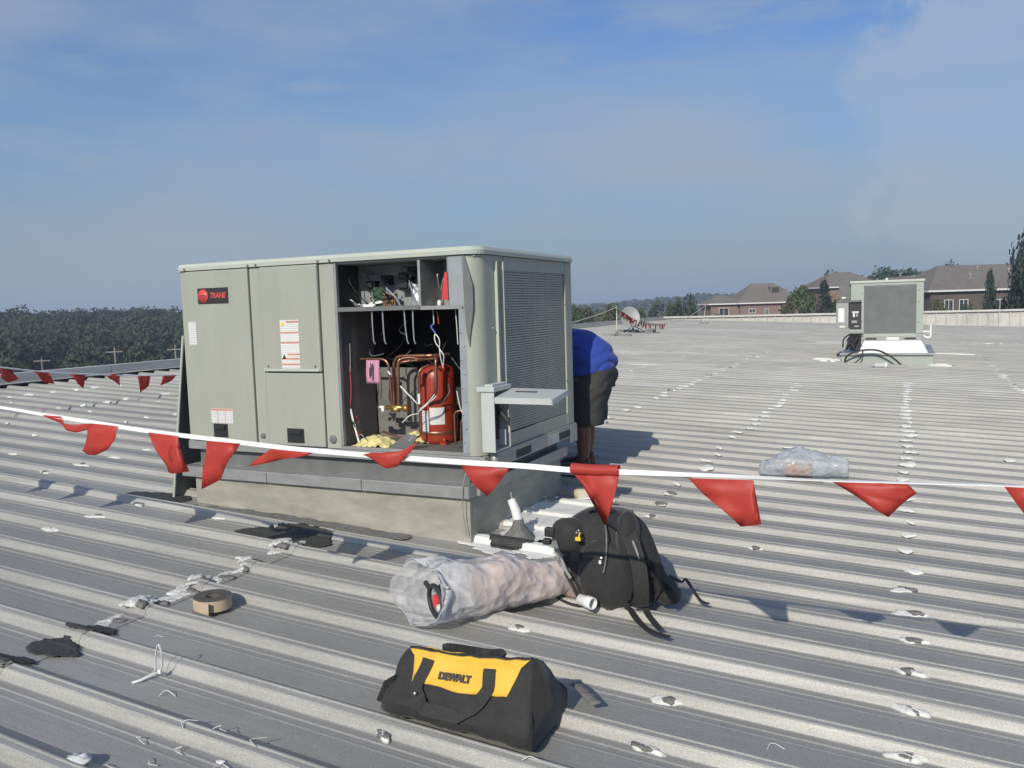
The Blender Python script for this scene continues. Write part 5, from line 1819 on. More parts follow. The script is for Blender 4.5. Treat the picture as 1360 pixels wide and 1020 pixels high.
g = MB()
g.rings([bagring(*interp(-.045 + .785 * i / 34)) for i in range(35)], cap0=False, cap1=True)
g.build('bag_film', M['film'], pgb)
g = MB()
g.tube(bagring(*interp(-.045)) + [bagring(*interp(-.045))[0]], .0013, 5)
g.build('bag_rim', M['film'], pgb)
kp = thing('paper_bag', 'crumpled brown paper inside the large milky plastic bag', 'paper', (-1.4, 3.1, .07))
g = MB()
g.rings([bagring(*interp(.22 + .46 * i / 20), shrink=.005, crump=1.0) for i in range(21)])
g.build('paper_wrap', M['kraft'], kp)
rl = thing('cable_reel', 'small black reel with a red core inside the mouth of the milky plastic bag', 'reel', (-1.78, 2.86, .09))
rc = Vector((-1.70, 2.79, .125))
g = MB()
g.tube([rc + (b_ * math.cos(t) * .075 + Vector((0, 0, math.sin(t) * .062))) for t in [2 * math.pi * k / 24 for k in range(25)]], .010, 8)
g.build('reel_ring', M['rubber'], rl)
g = MB()
g.tube([rc - a_ * .005, rc + a_ * .03], .028, 12)
g.build('reel_core', M['redplastic'], rl)
MB().tube([rc + b_ * -.045 - a_ * .01 + Vector((0, 0, -.012)), rc + b_ * -.045 + a_ * .035 + Vector((0, 0, -.012))], .014, 10).build('reel_fitting', M['white'], rl)
MB().tube([rc + b_ * .07 + Vector((0, 0, .035)), rc + b_ * .115 + Vector((0, 0, .045))], .010, 8).build('reel_arm', M['rubber'], rl)
MB().tube([rc + a_ * .03, rc + a_ * .045], .066, 16).build('reel_flange', M['black'], rl)

# small bluish bag further back
cb = thing('plastic_bag', 'small bluish clear plastic bag with tan card inside, lying behind the pennant tape', 'plastic bag', (-.65, 6.15, .04))
g = MB()
rings = []
for i in range(25):
    s = i / 24
    x = -.95 + .60 * s
    h = .03 + .145 * math.sin(min(1, s * 1.7 + .12) * math.pi * .5) * (1 - .45 * max(0, s - .45) / .55)
    hw = .03 + .12 * math.sin(math.pi * min(1, s + .10)) ** .8
    ring = []
    for k in range(24):
        an = 2 * math.pi * k / 24
        ca, sa = math.cos(an), math.sin(an)
        p = Vector((x, 6.15 + .05 * s + hw * ca, .035 - K * x * 0 + h / 2 * (1 + sa)))
        w = noise.noise(p * 11) * .055 + abs(noise.noise(p * 23)) * .04
        ring.append(p + Vector((0.5 * noise.noise(p * 9), ca, max(0, sa))) * w)
    rings.append(ring)
g.rings(rings)
g.build('bag_film', M['film_blue'], cb)
cd = thing('card_box', 'small tan card box inside the bluish clear plastic bag', 'card box', (-.68, 6.15, .05))
MB().box((-.77, 6.09, .045), (-.59, 6.2, .12)).build('box_body', M['kraft'], cd, bevel=.006)
MB().box((-.765, 6.085, .075), (-.62, 6.089, .09)).build('box_print', M['orange'], cd)

# ------------------------------------------------------------------ small things on the roof
tr = thing('tape_roll', 'roll of tan and dark foam tape lying beside the lap in the roof', 'tape roll', (-2.603, 2.49, .09), (0, math.atan(K), math.radians(8)))
g = MB()
rings_o, n = [], 44
for k in range(n + 1):
    a = 2 * math.pi * k / n * 1.02
    r = .076 + .004 * k / n
    rings_o.append((r * math.cos(a), r * math.sin(a)))
g.rings([[(x * .40, y * .40, 0) for x, y in rings_o], [(x, y, 0) for x, y in rings_o], [(x, y, .046) for x, y in rings_o], [(x * .40, y * .40, .046) for x, y in rings_o]], cap0=False, cap1=False)
o = g.build('tape_coil', [M['tape'], M['foam']], tr, world=False)
for p in o.data.polygons:
    p.use_smooth = False
    if p.normal.z > .9:
        p.material_index = 1
MB().lathe([(.031, .0), (.031, .044), (.028, .044), (.028, .0)], (0, 0, .001), 20).build('core', M['foam'], tr, world=False)
MB().ribbon([(-.03, -.071, .023), (.0, -.0805, .023), (.03, -.088, .023), (.048, -.090, .023)], (0, 0, 1), .046, .004).build('tape_end', M['tape'], tr, world=False)

cpg = thing('pipe_coupling', 'short white plastic pipe coupling lying in front of the backpack', 'pipe coupling', (-1.178, 3.13, .075), (0, 0, math.radians(-24)))
g = MB().lathe([(.0205, -.042), (.0235, -.040), (.0235, -.004), (.026, .0), (.026, .034), (.0225, .036), (.0205, .03), (.0195, -.03)], (0, 0, 0), 20, axis='x', cap0=False, cap1=False)
g.build('coupling_body', M['white'], cpg, world=False)
MB().lathe([(.0185, -.025), (.0185, -.02)], (0, 0, 0), 16, axis='x').build('coupling_stop', M['galv_dark'], cpg, world=False)

dsx = thing('rubber_strip', 'flat dark grey strip of rubber lying right of the tool bag', 'rubber strip', (-.932, 2.415, .042))
g = MB()
g.grid(lambda a, b: (-.995 + .032 * b + .112 * a, 2.470 + .022 * b - .116 * a, .043 + .003 * math.sin(a * 3) + .002 * b), 8, 2)
g.build('strip', M['stain'], dsx, solid=.004)

zt_ = thing('cable_tie', 'looped white cable tie standing on the bare roof left of the tool bag', 'cable tie', (-2.33, 1.94, .09))
MB().ribbon(smooth_path([(-2.345, 1.90, .070), (-2.325, 1.945, .085), (-2.325, 1.953, .13), (-2.315, 1.955, .172), (-2.305, 1.953, .176), (-2.292, 1.951, .15), (-2.293, 1.951, .11), (-2.305, 1.95, .088)], 6), (0, 1, .2), .006, .002).build('tie_loop', M['white'], zt_)
MB().box((-2.312, 1.944, .078), (-2.298, 1.956, .092)).build('tie_head', M['white'], zt_, bevel=.002)
MB().ribbon(smooth_path([(-2.345, 1.90, .070), (-2.36, 1.88, .066), (-2.335, 1.90, .072), (-2.315, 1.945, .082)], 5), (0, 0, 1), .006, .002).build('tie_tail', M['white'], zt_)
for nm, lab, x, y, mk, pts in (('paper_scrap', 'crumpled white scrap at the lower left of the roof', -2.07, 1.46, 'white', .038), ('paper_scrap', 'small bright white chip left of the tool bag', -1.74, 1.655, 'white', .014),
                               ('paper_scrap', 'dark crumpled scrap at the far left edge of the near roof', -2.83, 1.74, 'stain', .032)):
    z = rz(x, y)
    sc = thing(nm, lab, 'scrap', (x, y, z))
    lump(x, y, z + pts * .12, pts, pts * .7, pts * .22, 's', mk, x * 7, amp=.8, n=16, lv=7).build('scrap_body', M[mk], sc)
st_ = thing('stone', 'pale stone lying by the feet of the bending person', 'stone', (-1.87, 4.92, .06))
lump(-1.865, 4.93, .085, .065, .05, .045, 's', 'sandstone', 3.3, amp=.25, n=14, lv=7).build('stone_body', M['sandstone'], st_)
wsx = thing('trim_strip', 'short white strip of trim lying on the roof behind the backpack', 'trim strip', (-1.72, 4.86, .06))
MB().box((-1.83, 4.84, .075), (-1.62, 4.865, .083), rot=Matrix.Rotation(-.06, 3, 'Z'), piv=(-1.72, 4.86, .075)).build('strip', M['white'], wsx)


# ------------------------------------------------------------------ the person bending behind the unit
def skin(name, verts, edges, radii, m, parent, sub=2, root=0, crease=None):
    me = bpy.data.meshes.new(name)
    off = Vector(parent.location) if parent else Vector((0, 0, 0))
    if parent and parent.parent:
        off += Vector(parent.parent.location)
    me.from_pydata([tuple(Vector(v) - off) for v in verts], edges, [])
    me.materials.append(m)
    o = bpy.data.objects.new(name, me)
    COL.objects.link(o)
    o.parent = parent
    md = o.modifiers.new('skin', 'SKIN')
    md.use_smooth_shade = True
    if not me.skin_vertices:
        bpy.context.view_layer.objects.active = o
    sv = me.skin_vertices[0].data
    for i, r in enumerate(radii):
        sv[i].radius = (r, r) if isinstance(r, (int, float)) else r
        sv[i].use_root = (i == root)
    ms = o.modifiers.new('subdiv', 'SUBSURF')
    ms.levels = ms.render_levels = sub
    return o


pe = thing('person', 'person in a blue shirt and dark shorts bending down behind the large unit', 'person', (-2.0, 5.42, .08))
gz = rz(-2.0, 5.4)
V_, E_, Rr = [], [], []


def chain(pts, start=None):
    prev = start
    for p, r in pts:
        V_.append(p)
        Rr.append(r)
        i = len(V_) - 1
        if prev is not None:
            E_.append((prev, i))
        prev = i
    return prev


pel = chain([((-1.93, 5.43, .86), .145)])
chest = chain([((-2.06, 5.42, .94), .135), ((-2.22, 5.41, .965), .145), ((-2.38, 5.40, .955), .15)], pel)
nk = chain([((-2.52, 5.39, .915), .062), ((-2.60, 5.39, .87), .065)], chest)
hd_ = chain([((-2.66, 5.39, .83), .092), ((-2.71, 5.39, .76), .10), ((-2.74, 5.39, .70), .078)], nk)
for s in (-1, 1):
    kx = -2.00 if s < 0 else -2.06
    a = chain([((-1.92, 5.43 + s * .10, .79), .105), ((kx + .0, 5.43 + s * .125, .49), .066), ((kx + .03, 5.43 + s * .125, .40), .058), ((kx + .035, 5.43 + s * .125, .32), .056), ((kx + .025, 5.43 + s * .12, .18), .040),
               ((kx + .02, 5.43 + s * .12, gz + .075), .040), ((kx - .06, 5.43 + s * .12, gz + .05), .040), ((kx - .17, 5.43 + s * .12, gz + .045), .032)], pel)
    sh_ = chain([((-2.42, 5.40 + s * .15, .93), .072), ((-2.47, 5.40 + s * .18, .80), .052), ((-2.52, 5.40 + s * .18, .66), .042), ((-2.60, 5.40 + s * .15, .52), .033), ((-2.64, 5.40 + s * .13, .43), .027), ((-2.66, 5.40 + s * .12, .385), .030)], chest)
    palm = Vector(V_[sh_])
    for f, (dy, ln, r0) in enumerate([(-.030, .065, .0085), (-.010, .075, .009), (.010, .070, .009), (.028, .055, .008)]):
        b = palm + Vector((-.008, dy, -.028))
        chain([(tuple(b), .0095), (tuple(b + Vector((-.010, dy * .15, -ln * .5))), r0), (tuple(b + Vector((-.002, dy * .2, -ln))), r0 * .9)], sh_)
    chain([(tuple(palm + Vector((.008, -s * .032, -.005))), .010), (tuple(palm + Vector((.004, -s * .048, -.035))), .009)], sh_)
body = skin('body', V_, E_, Rr, M['skin'], pe, 2, pel)
# face and hair on the head
for s in (-1, 1):
    MB().lathe([(.0, -.004), (.008, 0), (.0, .006)], (-2.80, 5.39 + s * .03, .745), 8, axis='x').build('eye', M['white'], pe)
    MB().tube([(-2.69, 5.39 + s * .095, .78), (-2.685, 5.39 + s * .108, .75), (-2.70, 5.39 + s * .098, .715)], [.012, .016, .010], 6).build('ear', M['skin'], pe)
MB().tube([(-2.80, 5.39, .75), (-2.835, 5.39, .705), (-2.80, 5.39, .695)], [.008, .016, .012], 6).build('nose', M['skin'], pe)
MB().tube([(-2.793, 5.365, .672), (-2.80, 5.39, .668), (-2.793, 5.415, .672)], .006, 6).build('mouth', M['redplastic'], pe)
g = lump(-2.67, 5.39, .80, .095, .108, .085, 'h', 'hair', 2, ex=.9, amp=.12, n=20, lv=12)
g.build('hair', M['hair'], pe)
# clothes
def cloth(secs, name, m, par, n=28, amp=.012, sub=1, caps=(False, False), sl=None):
    """secs: back point (x, z), front point (x, z), middle y, half width."""
    g = MB()
    for grp in secs:
        rings = []
        G = [np.array(q) for q in grp]
        G = [2 * G[0] - G[1]] + G + [2 * G[-1] - G[-2]]
        dense = []
        for j in range(1, len(G) - 2):
            for k in range(5):
                t = k / 5
                dense.append(.5 * (2 * G[j] + (G[j + 1] - G[j - 1]) * t + (2 * G[j - 1] - 5 * G[j] + 4 * G[j + 1] - G[j + 2]) * t * t + (3 * G[j] - G[j - 1] - 3 * G[j + 1] + G[j + 2]) * t ** 3))
        grp = [tuple(float(z) for z in q) for q in dense + [G[-2]]]
        for i, (bx, bz, fx, fz, ym, hw) in enumerate(grp):
            ring = []
            c = Vector(((bx + fx) / 2, ym, (bz + fz) / 2))
            d = Vector((bx - fx, 0, bz - fz)) / 2
            for k in range(n):
                a = 2 * math.pi * k / n
                ca, sa = math.cos(a), math.sin(a)
                p = c + d * math.copysign(abs(ca) ** .85, ca) + Vector((0, hw * math.copysign(abs(sa) ** .85, sa), 0))
                q_ = (p.z - p.x * .62) * 27 + 2.6 * noise.noise(p * 6)
                ridge = (1 - abs(math.sin(q_))) ** 2
                f = amp * (.6 * noise.noise(p * 8) - 1.1 * ridge * min(1, max(0, .45 + 1.9 * noise.noise(p * 5.3))) + .35 * noise.noise(p * 22))
                p += (d.normalized() * ca + Vector((0, sa, 0))) * f
                ring.append(p)
            rings.append(ring)
        g.rings(rings, cap0=caps[0], cap1=caps[1])
    return g.build(name, m, par, sub=sub, solid=.004)


SHIRT = [(-1.764, .838, -2.07, .765), (-1.756, .875, -2.095, .80), (-1.768, .935, -2.115, .83), (-1.805, 1.0, -2.14, .845), (-1.865, 1.055, -2.18, .85), (-1.955, 1.105, -2.23, .845),
         (-2.05, 1.13, -2.28, .835), (-2.2, 1.14, -2.36, .82), (-2.36, 1.115, -2.44, .82), (-2.47, 1.045, -2.52, .84), (-2.53, .985, -2.55, .865)]
SHIRT = [(a - .015, b, c - .015, d) for a, b, c, d in SHIRT]
HW = [.185, .185, .185, .188, .19, .19, .195, .205, .20, .14, .075]
cloth([[(a, b, c, d, 5.43, w) for (a, b, c, d), w in zip(SHIRT, HW)],
       [(-2.36, .96, -2.50, .94, 5.27, .075), (-2.40, .89, -2.53, .86, 5.225, .075), (-2.42, .81, -2.555, .78, 5.215, .075), (-2.43, .75, -2.565, .73, 5.215, .078)],
       [(-2.36, .96, -2.50, .94, 5.53, .075), (-2.40, .89, -2.53, .86, 5.575, .075), (-2.42, .81, -2.555, .78, 5.585, .075), (-2.43, .75, -2.565, .73, 5.585, .078)]], 'shirt', M['shirt'], pe, amp=.018, n=64)
LEG = lambda dx, y: [(-1.785 + dx, .76, -2.045 + dx, .72, y, .105), (-1.80 + dx, .66, -2.06 + dx, .64, y, .115), (-1.826 + dx, .55, -2.072 + dx, .54, y, .112), (-1.836 + dx, .440, -2.072 + dx, .43, y, .112)]
cloth([[(-1.81, .95, -2.06, .89, 5.43, .15), (-1.795, .88, -2.06, .83, 5.43, .165), (-1.775, .83, -2.06, .77, 5.43, .18), (-1.772, .77, -2.065, .72, 5.43, .19), (-1.79, .70, -2.055, .67, 5.43, .19)], LEG(0, 5.325), LEG(-.05, 5.545)], 'shorts', M['shorts'], pe, amp=.012, n=48)
for s in (-1, 1):
    kx = -2.00 if s < 0 else -2.06
    yy = 5.43 + s * .12
    g = MB()
    rr2 = []
    for x, hw, z0_, z1_ in ((kx + .075, .030, .005, .085), (kx + .065, .040, .0, .125), (kx + .0, .046, .0, .118), (kx - .06, .050, .0, .085), (kx - .13, .054, .0, .060), (kx - .19, .048, .0, .045), (kx - .215, .026, .008, .030)):
        rr2.append([(x, yy + hw * math.copysign(abs(math.cos(2 * math.pi * k / 16)) ** .7, math.cos(2 * math.pi * k / 16)), gz + .004 + (z0_ + z1_) / 2 + (z1_ - z0_) / 2 * math.copysign(abs(math.sin(2 * math.pi * k / 16)) ** .7, math.sin(2 * math.pi * k / 16))) for k in range(16)])
    g.rings(rr2)
    sho = g.build('shoe', M['shoe'], pe)
    MB().box((kx - .20, yy - .05, gz + .001), (kx + .07, yy + .05, gz + .018)).build('sole', M['trim'], sho, bevel=.006)

pe.scale = (1.047, 1.047, .995)
_l = Vector(pe.location)
pe.location = (_l.x * 1.047 - .03, _l.y * 1.047, gz + (_l.z - gz) * .995 + .004)

# ------------------------------------------------------------------ houses beyond the roof
def v2(p, q):
    return Vector((p[0], p[1], 0)), Vector((q[0], q[1], 0))


def house(label, c, ang, L, W, zg, eave, ridge, hip, parent_name='house', gable=None, brick='brick', vents=(), wins=(), dormer=None):
    """c: middle of the near wall; ang: direction of that wall; L long, W deep."""
    h = thing(parent_name, label, 'house', (c[0], c[1], zg), (0, 0, ang), group='houses beyond the parapet')
    EV = .5
    H, T = eave - zg, ridge - zg
    g = MB()
    g.box((-L / 2, 0, 0), (L / 2, W, H))
    wl2 = g.build('wall', M[brick], h, world=False)
    g = MB()
    a0, a1, b0, b1 = -L / 2 - EV, L / 2 + EV, -EV, W + EV
    g.add([(a0, b0, H), (a1, b0, H), (a1, b1, H), (a0, b1, H), (a0 + hip, W / 2, T), (a1 - hip, W / 2, T)],
          [(0, 1, 5, 4), (1, 2, 5), (2, 3, 4, 5), (3, 0, 4), (3, 2, 1, 0)])
    rf = g.build('roof', M['shingle'], h, world=False)
    g = MB()
    g.box((a0, b0 - .02, H - .18), (a1, b0, H + .02)); g.box((a0 - .02, b0, H - .18), (a0, b1, H + .02)); g.box((a1, b0, H - .18), (a1 + .02, b1, H + .02))
    g.build('fascia', M['trim'], h, world=False)
    for x, z0_, w, hh in wins:
        f = MB()
        f.box((x - .07, -.05, z0_ - .07), (x + w + .07, -.002, z0_)); f.box((x - .07, -.05, z0_ + hh), (x + w + .07, -.002, z0_ + hh + .07)); f.box((x - .07, -.05, z0_), (x, -.002, z0_ + hh)); f.box((x + w, -.05, z0_), (x + w + .07, -.002, z0_ + hh)); f.box((x + w / 2 - .03, -.04, z0_), (x + w / 2 + .03, -.002, z0_ + hh))
        wf = f.build('window', M['trim'], h, world=False)
        MB().box((x, -.02, z0_), (x + w, -.001, z0_ + hh)).build('pane', M['glass'], wf, world=False)
    for x in ([q[0] for q in vents]):
        pass
    for x, up in vents:
        t = up
        y, z = b0 + (W / 2 - b0) * t, H + (T - H) * t
        MB().lathe([(.10, -.15), (.10, .45), (.13, .46), (.13, .52)], (x, y, z), 8).build('vent', M['trim'], rf, world=False)
    if dormer:
        x, t, w, hh = dormer
        y, z = b0 + (W / 2 - b0) * t, H + (T - H) * t
        g = MB()
        g.box((x - w / 2, y - .3, z - .2), (x + w / 2, y + 1.2, z + hh))
        dm = g.build('dormer', M['shingle'], h, world=False)
        MB().box((x - w / 2 + .2, y - .34, z), (x + w / 2 - .2, y - .302, z + hh - .2)).build('louvre', M['dark'], dm, world=False)
    if gable:
        for x, w, dep, gt in gable:
            g = MB()
            tz = H + gt
            g.add([(x - w / 2, -dep, 0), (x + w / 2, -dep, 0), (x + w / 2, -dep, H), (x, -dep, tz - .25), (x - w / 2, -dep, H), (x - w / 2, 1, 0), (x + w / 2, 1, 0), (x + w / 2, 1, H), (x, 1, tz - .25), (x - w / 2, 1, H)],
                  [(0, 1, 2, 3, 4), (0, 5, 6, 1), (1, 6, 7, 2), (0, 4, 9, 5)])
            g.build('gable_wall', M[brick], h, world=False)
            g = MB()
            yb = W / 2
            g.add([(x - w / 2 - .4, -dep - .4, H - .15), (x, -dep - .4, tz), (x + w / 2 + .4, -dep - .4, H - .15), (x - w / 2 - .4, yb * .5, H - .15), (x, yb, tz), (x + w / 2 + .4, yb * .5, H - .15)], [(0, 1, 4, 3), (1, 2, 5, 4)])
            g.build('gable_roof', M['shingle'], rf, world=False, solid=.12)
            g = MB()
            for s in (-1, 1):
                g.add([(x, -dep - .43, tz + .08), (x + s * (w / 2 + .45), -dep - .43, H - .10), (x + s * (w / 2 + .45), -dep - .43, H - .42), (x, -dep - .43, tz - .24),
                       (x, -dep - .40, tz + .08), (x + s * (w / 2 + .45), -dep - .40, H - .10), (x + s * (w / 2 + .45), -dep - .40, H - .42), (x, -dep - .40, tz - .24)],
                      [(0, 1, 2, 3), (7, 6, 5, 4), (0, 4, 5, 1), (1, 5, 6, 2), (2, 6, 7, 3), (3, 7, 4, 0)])
            g.build('bargeboard', M['trim'], rf, world=False)
    return h


AV = math.radians(25.5)       # walls that face the roof
zg = -2.6
house('brick house with a brown hip roof beyond the parapet right of the satellite dish', (-19.0, 134.9), AV, 9.8, 9.5, zg, .85, 3.9, 3.6,
      wins=[(-3.5, 1.9, .9, .55), (-1.0, 1.2, .5, 1.2), (1.2, 1.2, .5, 1.2)], vents=[(3.2, .62)], dormer=(1.2, .50, 1.5, 1.0))
house('low wing with a carport roof at the left end of the hip roofed brick house', (-25.6, 132.4), AV, 4.6, 7.0, zg, .85, 2.2, 2.0, wins=[(-1.0, 1.4, 1.4, 1.3)])
house('large brown roofed brick house right behind the smaller far unit', (10.2, 110.0), AV, 17.0, 13.0, zg + .6, 1.75, 4.75, 4.6,
      wins=[(-6.9, .9, .9, 1.7), (-5.2, .9, .9, 1.7), (-1.2, 1.0, 1.2, 1.5), (2.0, .8, 1.0, 1.9)], vents=[(-2.6, .45), (-.6, .75), (2.6, .62)], gable=[(6.6, 4.6, 2.2, 2.1)], brick='brick_shaded')
house('house with a tawny hip roof showing left of the smaller far unit', (-7.4, 136.2), AV, 9.0, 9.0, zg, 2.9, 5.2, 3.6, wins=[(-2, 1.5, 1.2, 1.3)])
house('small gabled house whose white bargeboards show over the smaller far unit', (.6, 118.6), AV, 5.5, 6.0, zg, 2.6, 3.7, 1.2, gable=[(-.3, 2.9, 1.0, 1.15)])

# ------------------------------------------------------------------ trees
def leaf_cloud(n, size, shape, seed, clumps=26, rag=.33):
    """n small leaf faces in clumps through an uneven crown of unit size."""
    r = np.random.default_rng(seed)
    cl = r.normal(size=(clumps, 3))
    cl /= np.linalg.norm(cl, axis=1)[:, None]
    rad_ = r.uniform(.35, .92, clumps)[:, None]
    cl = cl * rad_
    if shape == 'cone':
        cl[:, 2] = r.uniform(-1, 1, clumps)
        w = (1 - cl[:, 2]) / 2 * .95 + .05
        ang = r.uniform(0, 2 * np.pi, clumps)
        cl[:, 0], cl[:, 1] = np.cos(ang) * w * r.uniform(.4, .9, clumps), np.sin(ang) * w * r.uniform(.4, .9, clumps)
        cr = .16 + .22 * w
    else:
        cr = r.uniform(.20, .42, clumps)
    k = r.integers(0, clumps, n)
    off = r.normal(size=(n, 3))
    off /= np.linalg.norm(off, axis=1)[:, None]
    off *= (r.uniform(.2, 1, n) ** .5)[:, None]
    c = cl[k] + off * cr[k][:, None] * np.array([1, 1, .72])
    c += r.normal(size=(n, 3)) * rag * .12
    d = c + r.normal(size=(n, 3)) * .8
    d /= np.linalg.norm(d, axis=1)[:, None]
    a = np.cross(d, r.normal(size=(n, 3)))
    a /= np.linalg.norm(a, axis=1)[:, None]
    b = np.cross(d, a)
    s = (size * r.uniform(.6, 1.35, n))[:, None]
    vs = np.stack([c - a * s - b * s * .55, c + a * s * .3 - b * s, c + a * s + b * s * .5, c - a * s * .3 + b * s], 1).reshape(-1, 3)
    return vs


def leaf_mesh(name, vs, m):
    n = len(vs) // 4
    me = bpy.data.meshes.new(name)
    me.vertices.add(len(vs))
    me.vertices.foreach_set('co', vs.astype(np.float32).ravel())
    me.loops.add(n * 4)
    me.polygons.add(n)
    me.loops.foreach_set('vertex_index', np.arange(n * 4, dtype=np.int32))
    me.polygons.foreach_set('loop_start', np.arange(0, n * 4, 4, dtype=np.int32))
    me.polygons.foreach_set('loop_total', np.full(n, 4, dtype=np.int32))
    me.materials.append(m)
    me.update(calc_edges=True)
    return me


CROWNS = {'a': leaf_mesh('crown', leaf_cloud(2600, .060, 'ball', 1), M['leaf_a']), 'b': leaf_mesh('crown', leaf_cloud(2600, .062, 'ball', 2, 20), M['leaf_b']),
          'c': leaf_mesh('crown', leaf_cloud(2200, .064, 'ball', 3, 18, .5), M['leaf_c']), 'n': leaf_mesh('crown', leaf_cloud(2800, .045, 'cone', 4, 70), M['needle']),
          'p': leaf_mesh('crown', leaf_cloud(3400, .050, 'ball', 5, 42, .6), M['needle']), 'd': leaf_mesh('crown', leaf_cloud(5200, .048, 'ball', 9, 80, .5), M['leaf_a'])}


def tree(kind, label, x, y, zb, top, w, group='trees beyond the roof', spread=1.0, low=.12):
    t = thing('pine_tree' if kind in 'np' else 'tree', label, 'tree', (x, y, zb), (0, 0, rnd.uniform(0, 6)), group=group)
    h = top - zb
    zc, hz_ = zb + h * (low + (1 - low) / 2), h * (1 - low) / 2
    o = bpy.data.objects.new('crown', CROWNS[kind])
    COL.objects.link(o)
    o.parent = t
    o.location = (0, 0, zc - zb)
    o.scale = (w / 2, w / 2 * spread, hz_)
    g = MB()
    g.tube([(0, 0, -.3), (.02 * w, .01 * w, h * .35), (0, 0, h * .8)], [h * .028 + .05, h * .02 + .03, .03], 7)
    for k in range(5):
        a = k * 1.3
        g.tube([(.01, 0, h * (.25 + .1 * k)), (math.cos(a) * w * .2, math.sin(a) * w * .2, h * (.38 + .1 * k)), (math.cos(a) * w * .36, math.sin(a) * w * .36, h * (.45 + .1 * k))], [.07, .05, .02], 5)
    g.build('trunk', M['bark'], t, world=False)
    return t


def pol(px_u, px_v):
    return px_u, px_v


TREES = [  # kind, label, x, y, base, top, width
    ('b', 'leafy tree just past the right edge of the large unit, above the ridge', -41.3, 107.7, -6, 1.9, 3.6),
    ('c', 'olive bush in the hedge left of the warning stand by the dish', -39.6, 109.2, -6, .9, 4.0),
    ('c', 'brownish tree directly behind the warning stand left of the dish', -36.6, 109.0, -6, 1.3, 4.2),
    ('b', 'tree behind the satellite dish, second of the row', -33.4, 110.2, -6, 1.15, 4.2),
    ('a', 'darker tree to the right of the satellite dish', -30.6, 112.6, -6, 1.6, 4.4),
    ('c', 'pale thin tree between the dish and the round dark tree', -28.4, 112.2, -6, 1.7, 2.6),
    ('a', 'round dark tree left of the hip roofed brick house', -26.4, 108.6, -6, 2.4, 4.4),
    ('b', 'low green shrub by the carport wing of the hip roofed house', -22.4, 112.0, -6, -.1, 3.4),
    ('b', 'bushy green tree at the right end of the hip roofed house', -10.2, 96.5, -5, 3.2, 3.4),
    ('c', 'yellowish shrub below the tawny hip roof', -11.6, 95.2, -5, 1.0, 2.6),
    ('n', 'tall dark conifer in front of the tawny hip roof', -8.0, 95.6, -5, 2.9, 3.6),
    ('a', 'dark shrub against the left of the smaller far unit', -6.4, 95.5, -5, 1.9, 2.8),
    ('d', 'broad dark tree dome rising above the smaller far unit, left half', -3.2, 164.2, -4, 7.0, 9.5),
    ('d', 'broad dark tree dome rising above the smaller far unit, right half', .8, 166.2, -4, 6.6, 9.0),
    ('d', 'small round tree crown showing over the ridge of the large brown roof', 5.2, 140.0, -4, 6.6, 5.0),
    ('n', 'pointed dark evergreen standing before the large brown roofed house', 6.7, 85.0, -4, 3.05, 2.2),
    ('c', 'reddish low bush right of the smaller far unit', 2.7, 88.5, -4, .75, 2.6),
    ('a', 'low dark shrub left of the pointed evergreen', 4.6, 86.0, -4, .6, 2.2),
    ('a', 'dark shrub right of the pointed evergreen', 8.4, 85.8, -4, .9, 2.4),
    ('b', 'olive shrub under the gable of the large brown roofed house', 9.9, 84.6, -4, 1.1, 1.9),
    ('p', 'tall ragged pine at the right border of the view', 9.2, 81.0, -4, 8.0, 3.6),
    ('p', 'second ragged pine behind the tall one at the right border', 9.7, 84.4, -4, 5.0, 4.0),
    ('b', 'far tree left of the tawny hip roof', -13.4, 150.0, -4, 4.6, 6.0),
    ('a', 'far tree behind the tawny hip roof ridge', -10.4, 152.0, -4, 6.0, 7.0),
]
for kd, lb, x, y, zb_, tp_, w in TREES:
    tree(kd, lb, x, y, zb_, tp_, w)

# the wooded valley side to the left: nobody could count the trees
r = np.random.default_rng(11)
proto = [leaf_cloud(260, .092, 'ball', 20 + k, 14, .5) for k in range(6)]
parts = []
for i in range(2300):
    D = 62 + 235 * r.random() ** .75
    az_ = math.radians(-72 + 37 * r.random())
    x, y = D * math.sin(az_), D * math.cos(az_)
    if D < 142 and min(abs(az_ - q) for q in (-.9608, -.8911, -.8300)) < .026:
        continue
    top = -5.6 + (D - 62) * (9.4 / 190) if D < 262 else 4.2
    top += r.normal() * .6 + 1.1 * noise.noise(Vector((x * .045, y * .045, 0))) - max(0, math.degrees(az_) + 50) * .06 * (D / 200)
    wd = r.uniform(3.2, 7.5)
    ht = r.uniform(5, 9)
    p = proto[r.integers(0, 6)] * np.array([wd / 2, wd / 2, ht / 2])
    a = r.uniform(0, 6.28)
    c, s = math.cos(a), math.sin(a)
    p = np.stack([p[:, 0] * c - p[:, 1] * s + x, p[:, 0] * s + p[:, 1] * c + y, p[:, 2] + top - ht / 2], 1)
    parts.append(p)
o = bpy.data.objects.new('woods', leaf_mesh('woods', np.concatenate(parts), M['woods']))
COL.objects.link(o)
tag(o, 'dense green woodland on the valley side left of the large unit', 'woods', kind='stuff')
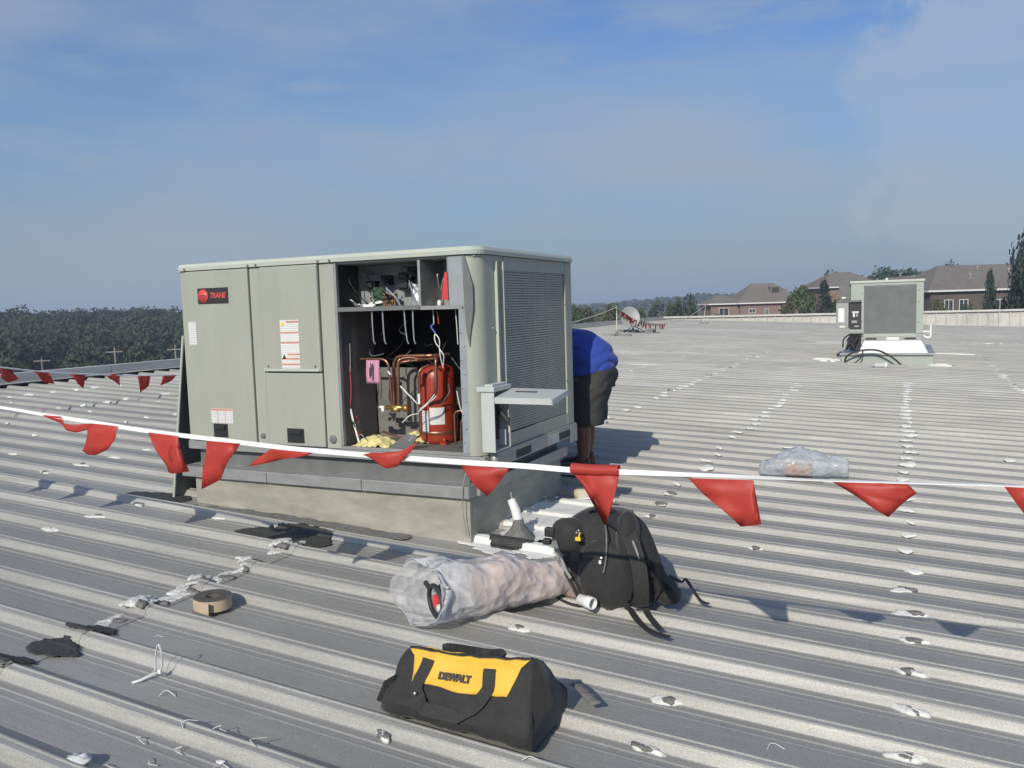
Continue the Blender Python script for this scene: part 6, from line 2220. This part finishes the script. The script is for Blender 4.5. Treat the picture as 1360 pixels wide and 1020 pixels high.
# the wooded ridge far away
parts = []
proto2 = [leaf_cloud(60, .22, 'ball', 40 + k, 6, .4) for k in range(4)]
for i in range(1900):
    az_ = math.radians(-42 + 58 * r.random())
    D = 420 + 340 * r.random()
    x, y = D * math.sin(az_), D * math.cos(az_)
    ad = math.degrees(az_)
    crest = 9.0 + (ad + 10) * .05 if ad > -13 else 9.0 - (-13 - ad) * .95
    crest = max(crest, -1.0)
    top = -3 + (crest + 3) * (D - 420) / 300 if D < 720 else crest
    top += r.normal() * .7
    wd, ht = r.uniform(8, 14), r.uniform(6, 9)
    p = proto2[r.integers(0, 4)] * np.array([wd / 2, wd / 2, ht / 2])
    parts.append(p + np.array([x, y, top - ht / 2]))
o = bpy.data.objects.new('woods', leaf_mesh('woods', np.concatenate(parts), M['woods']))
COL.objects.link(o)
tag(o, 'bluish wooded ridge on the horizon behind the satellite dish', 'woods', kind='stuff')
# wooden poles in the valley
for (x, y, zt2, zb2), lb in zip(((-113.0, 79.0, -3.85, -12.0), (-103.4, 83.6, -2.85, -12.0), (-95.5, 87.4, -2.75, -12.0)),
                             ('leftmost wooden utility pole in front of the woods', 'wooden utility pole in front of the woods between the two others', 'wooden utility pole in front of the woods close to the large unit')):
    up_ = thing('utility_pole', lb, 'utility pole', (x, y, zb2), (0, 0, math.radians(40)), group='utility poles along the valley')
    MB().tube([(0, 0, 0), (0, 0, zt2 - zb2)], [.17, .11], 8).build('pole', M['pole'], up_, world=False)
    MB().box((-1.1, -.07, zt2 - zb2 - .75), (1.1, .07, zt2 - zb2 - .58)).build('crossarm', M['pole'], up_, world=False)
am = thing('radio_mast', 'thin radio mast on the wooded ridge near the horizon', 'mast', (-163.4, 697.6, 3))
MB().tube([(-163.4, 697.6, 3), (-163.4, 697.6, 14.2)], .20, 6).build('mast_pole', M['galv'], am)

# ------------------------------------------------------------------ the hazy air
HAZE = 0.0008
if HAZE:
    hm_ = bpy.data.materials.new('haze_air')
    hm_.use_nodes = True
    nt = hm_.node_tree
    nt.nodes.remove(nt.nodes['Principled BSDF'])
    pvn = nt.nodes.new('ShaderNodeVolumePrincipled')
    pvn.inputs['Color'].default_value = (.66, .76, .95, 1)
    pvn.inputs['Density'].default_value = HAZE
    pvn.inputs['Anisotropy'].default_value = 0.0
    nt.links.new(pvn.outputs[0], nt.nodes['Material Output'].inputs['Volume'])
    g = MB().box((-4100, -4100, -30), (4100, 4100, 24))
    ho = g.build('haze', hm_)
    tag(ho, kind='stuff')
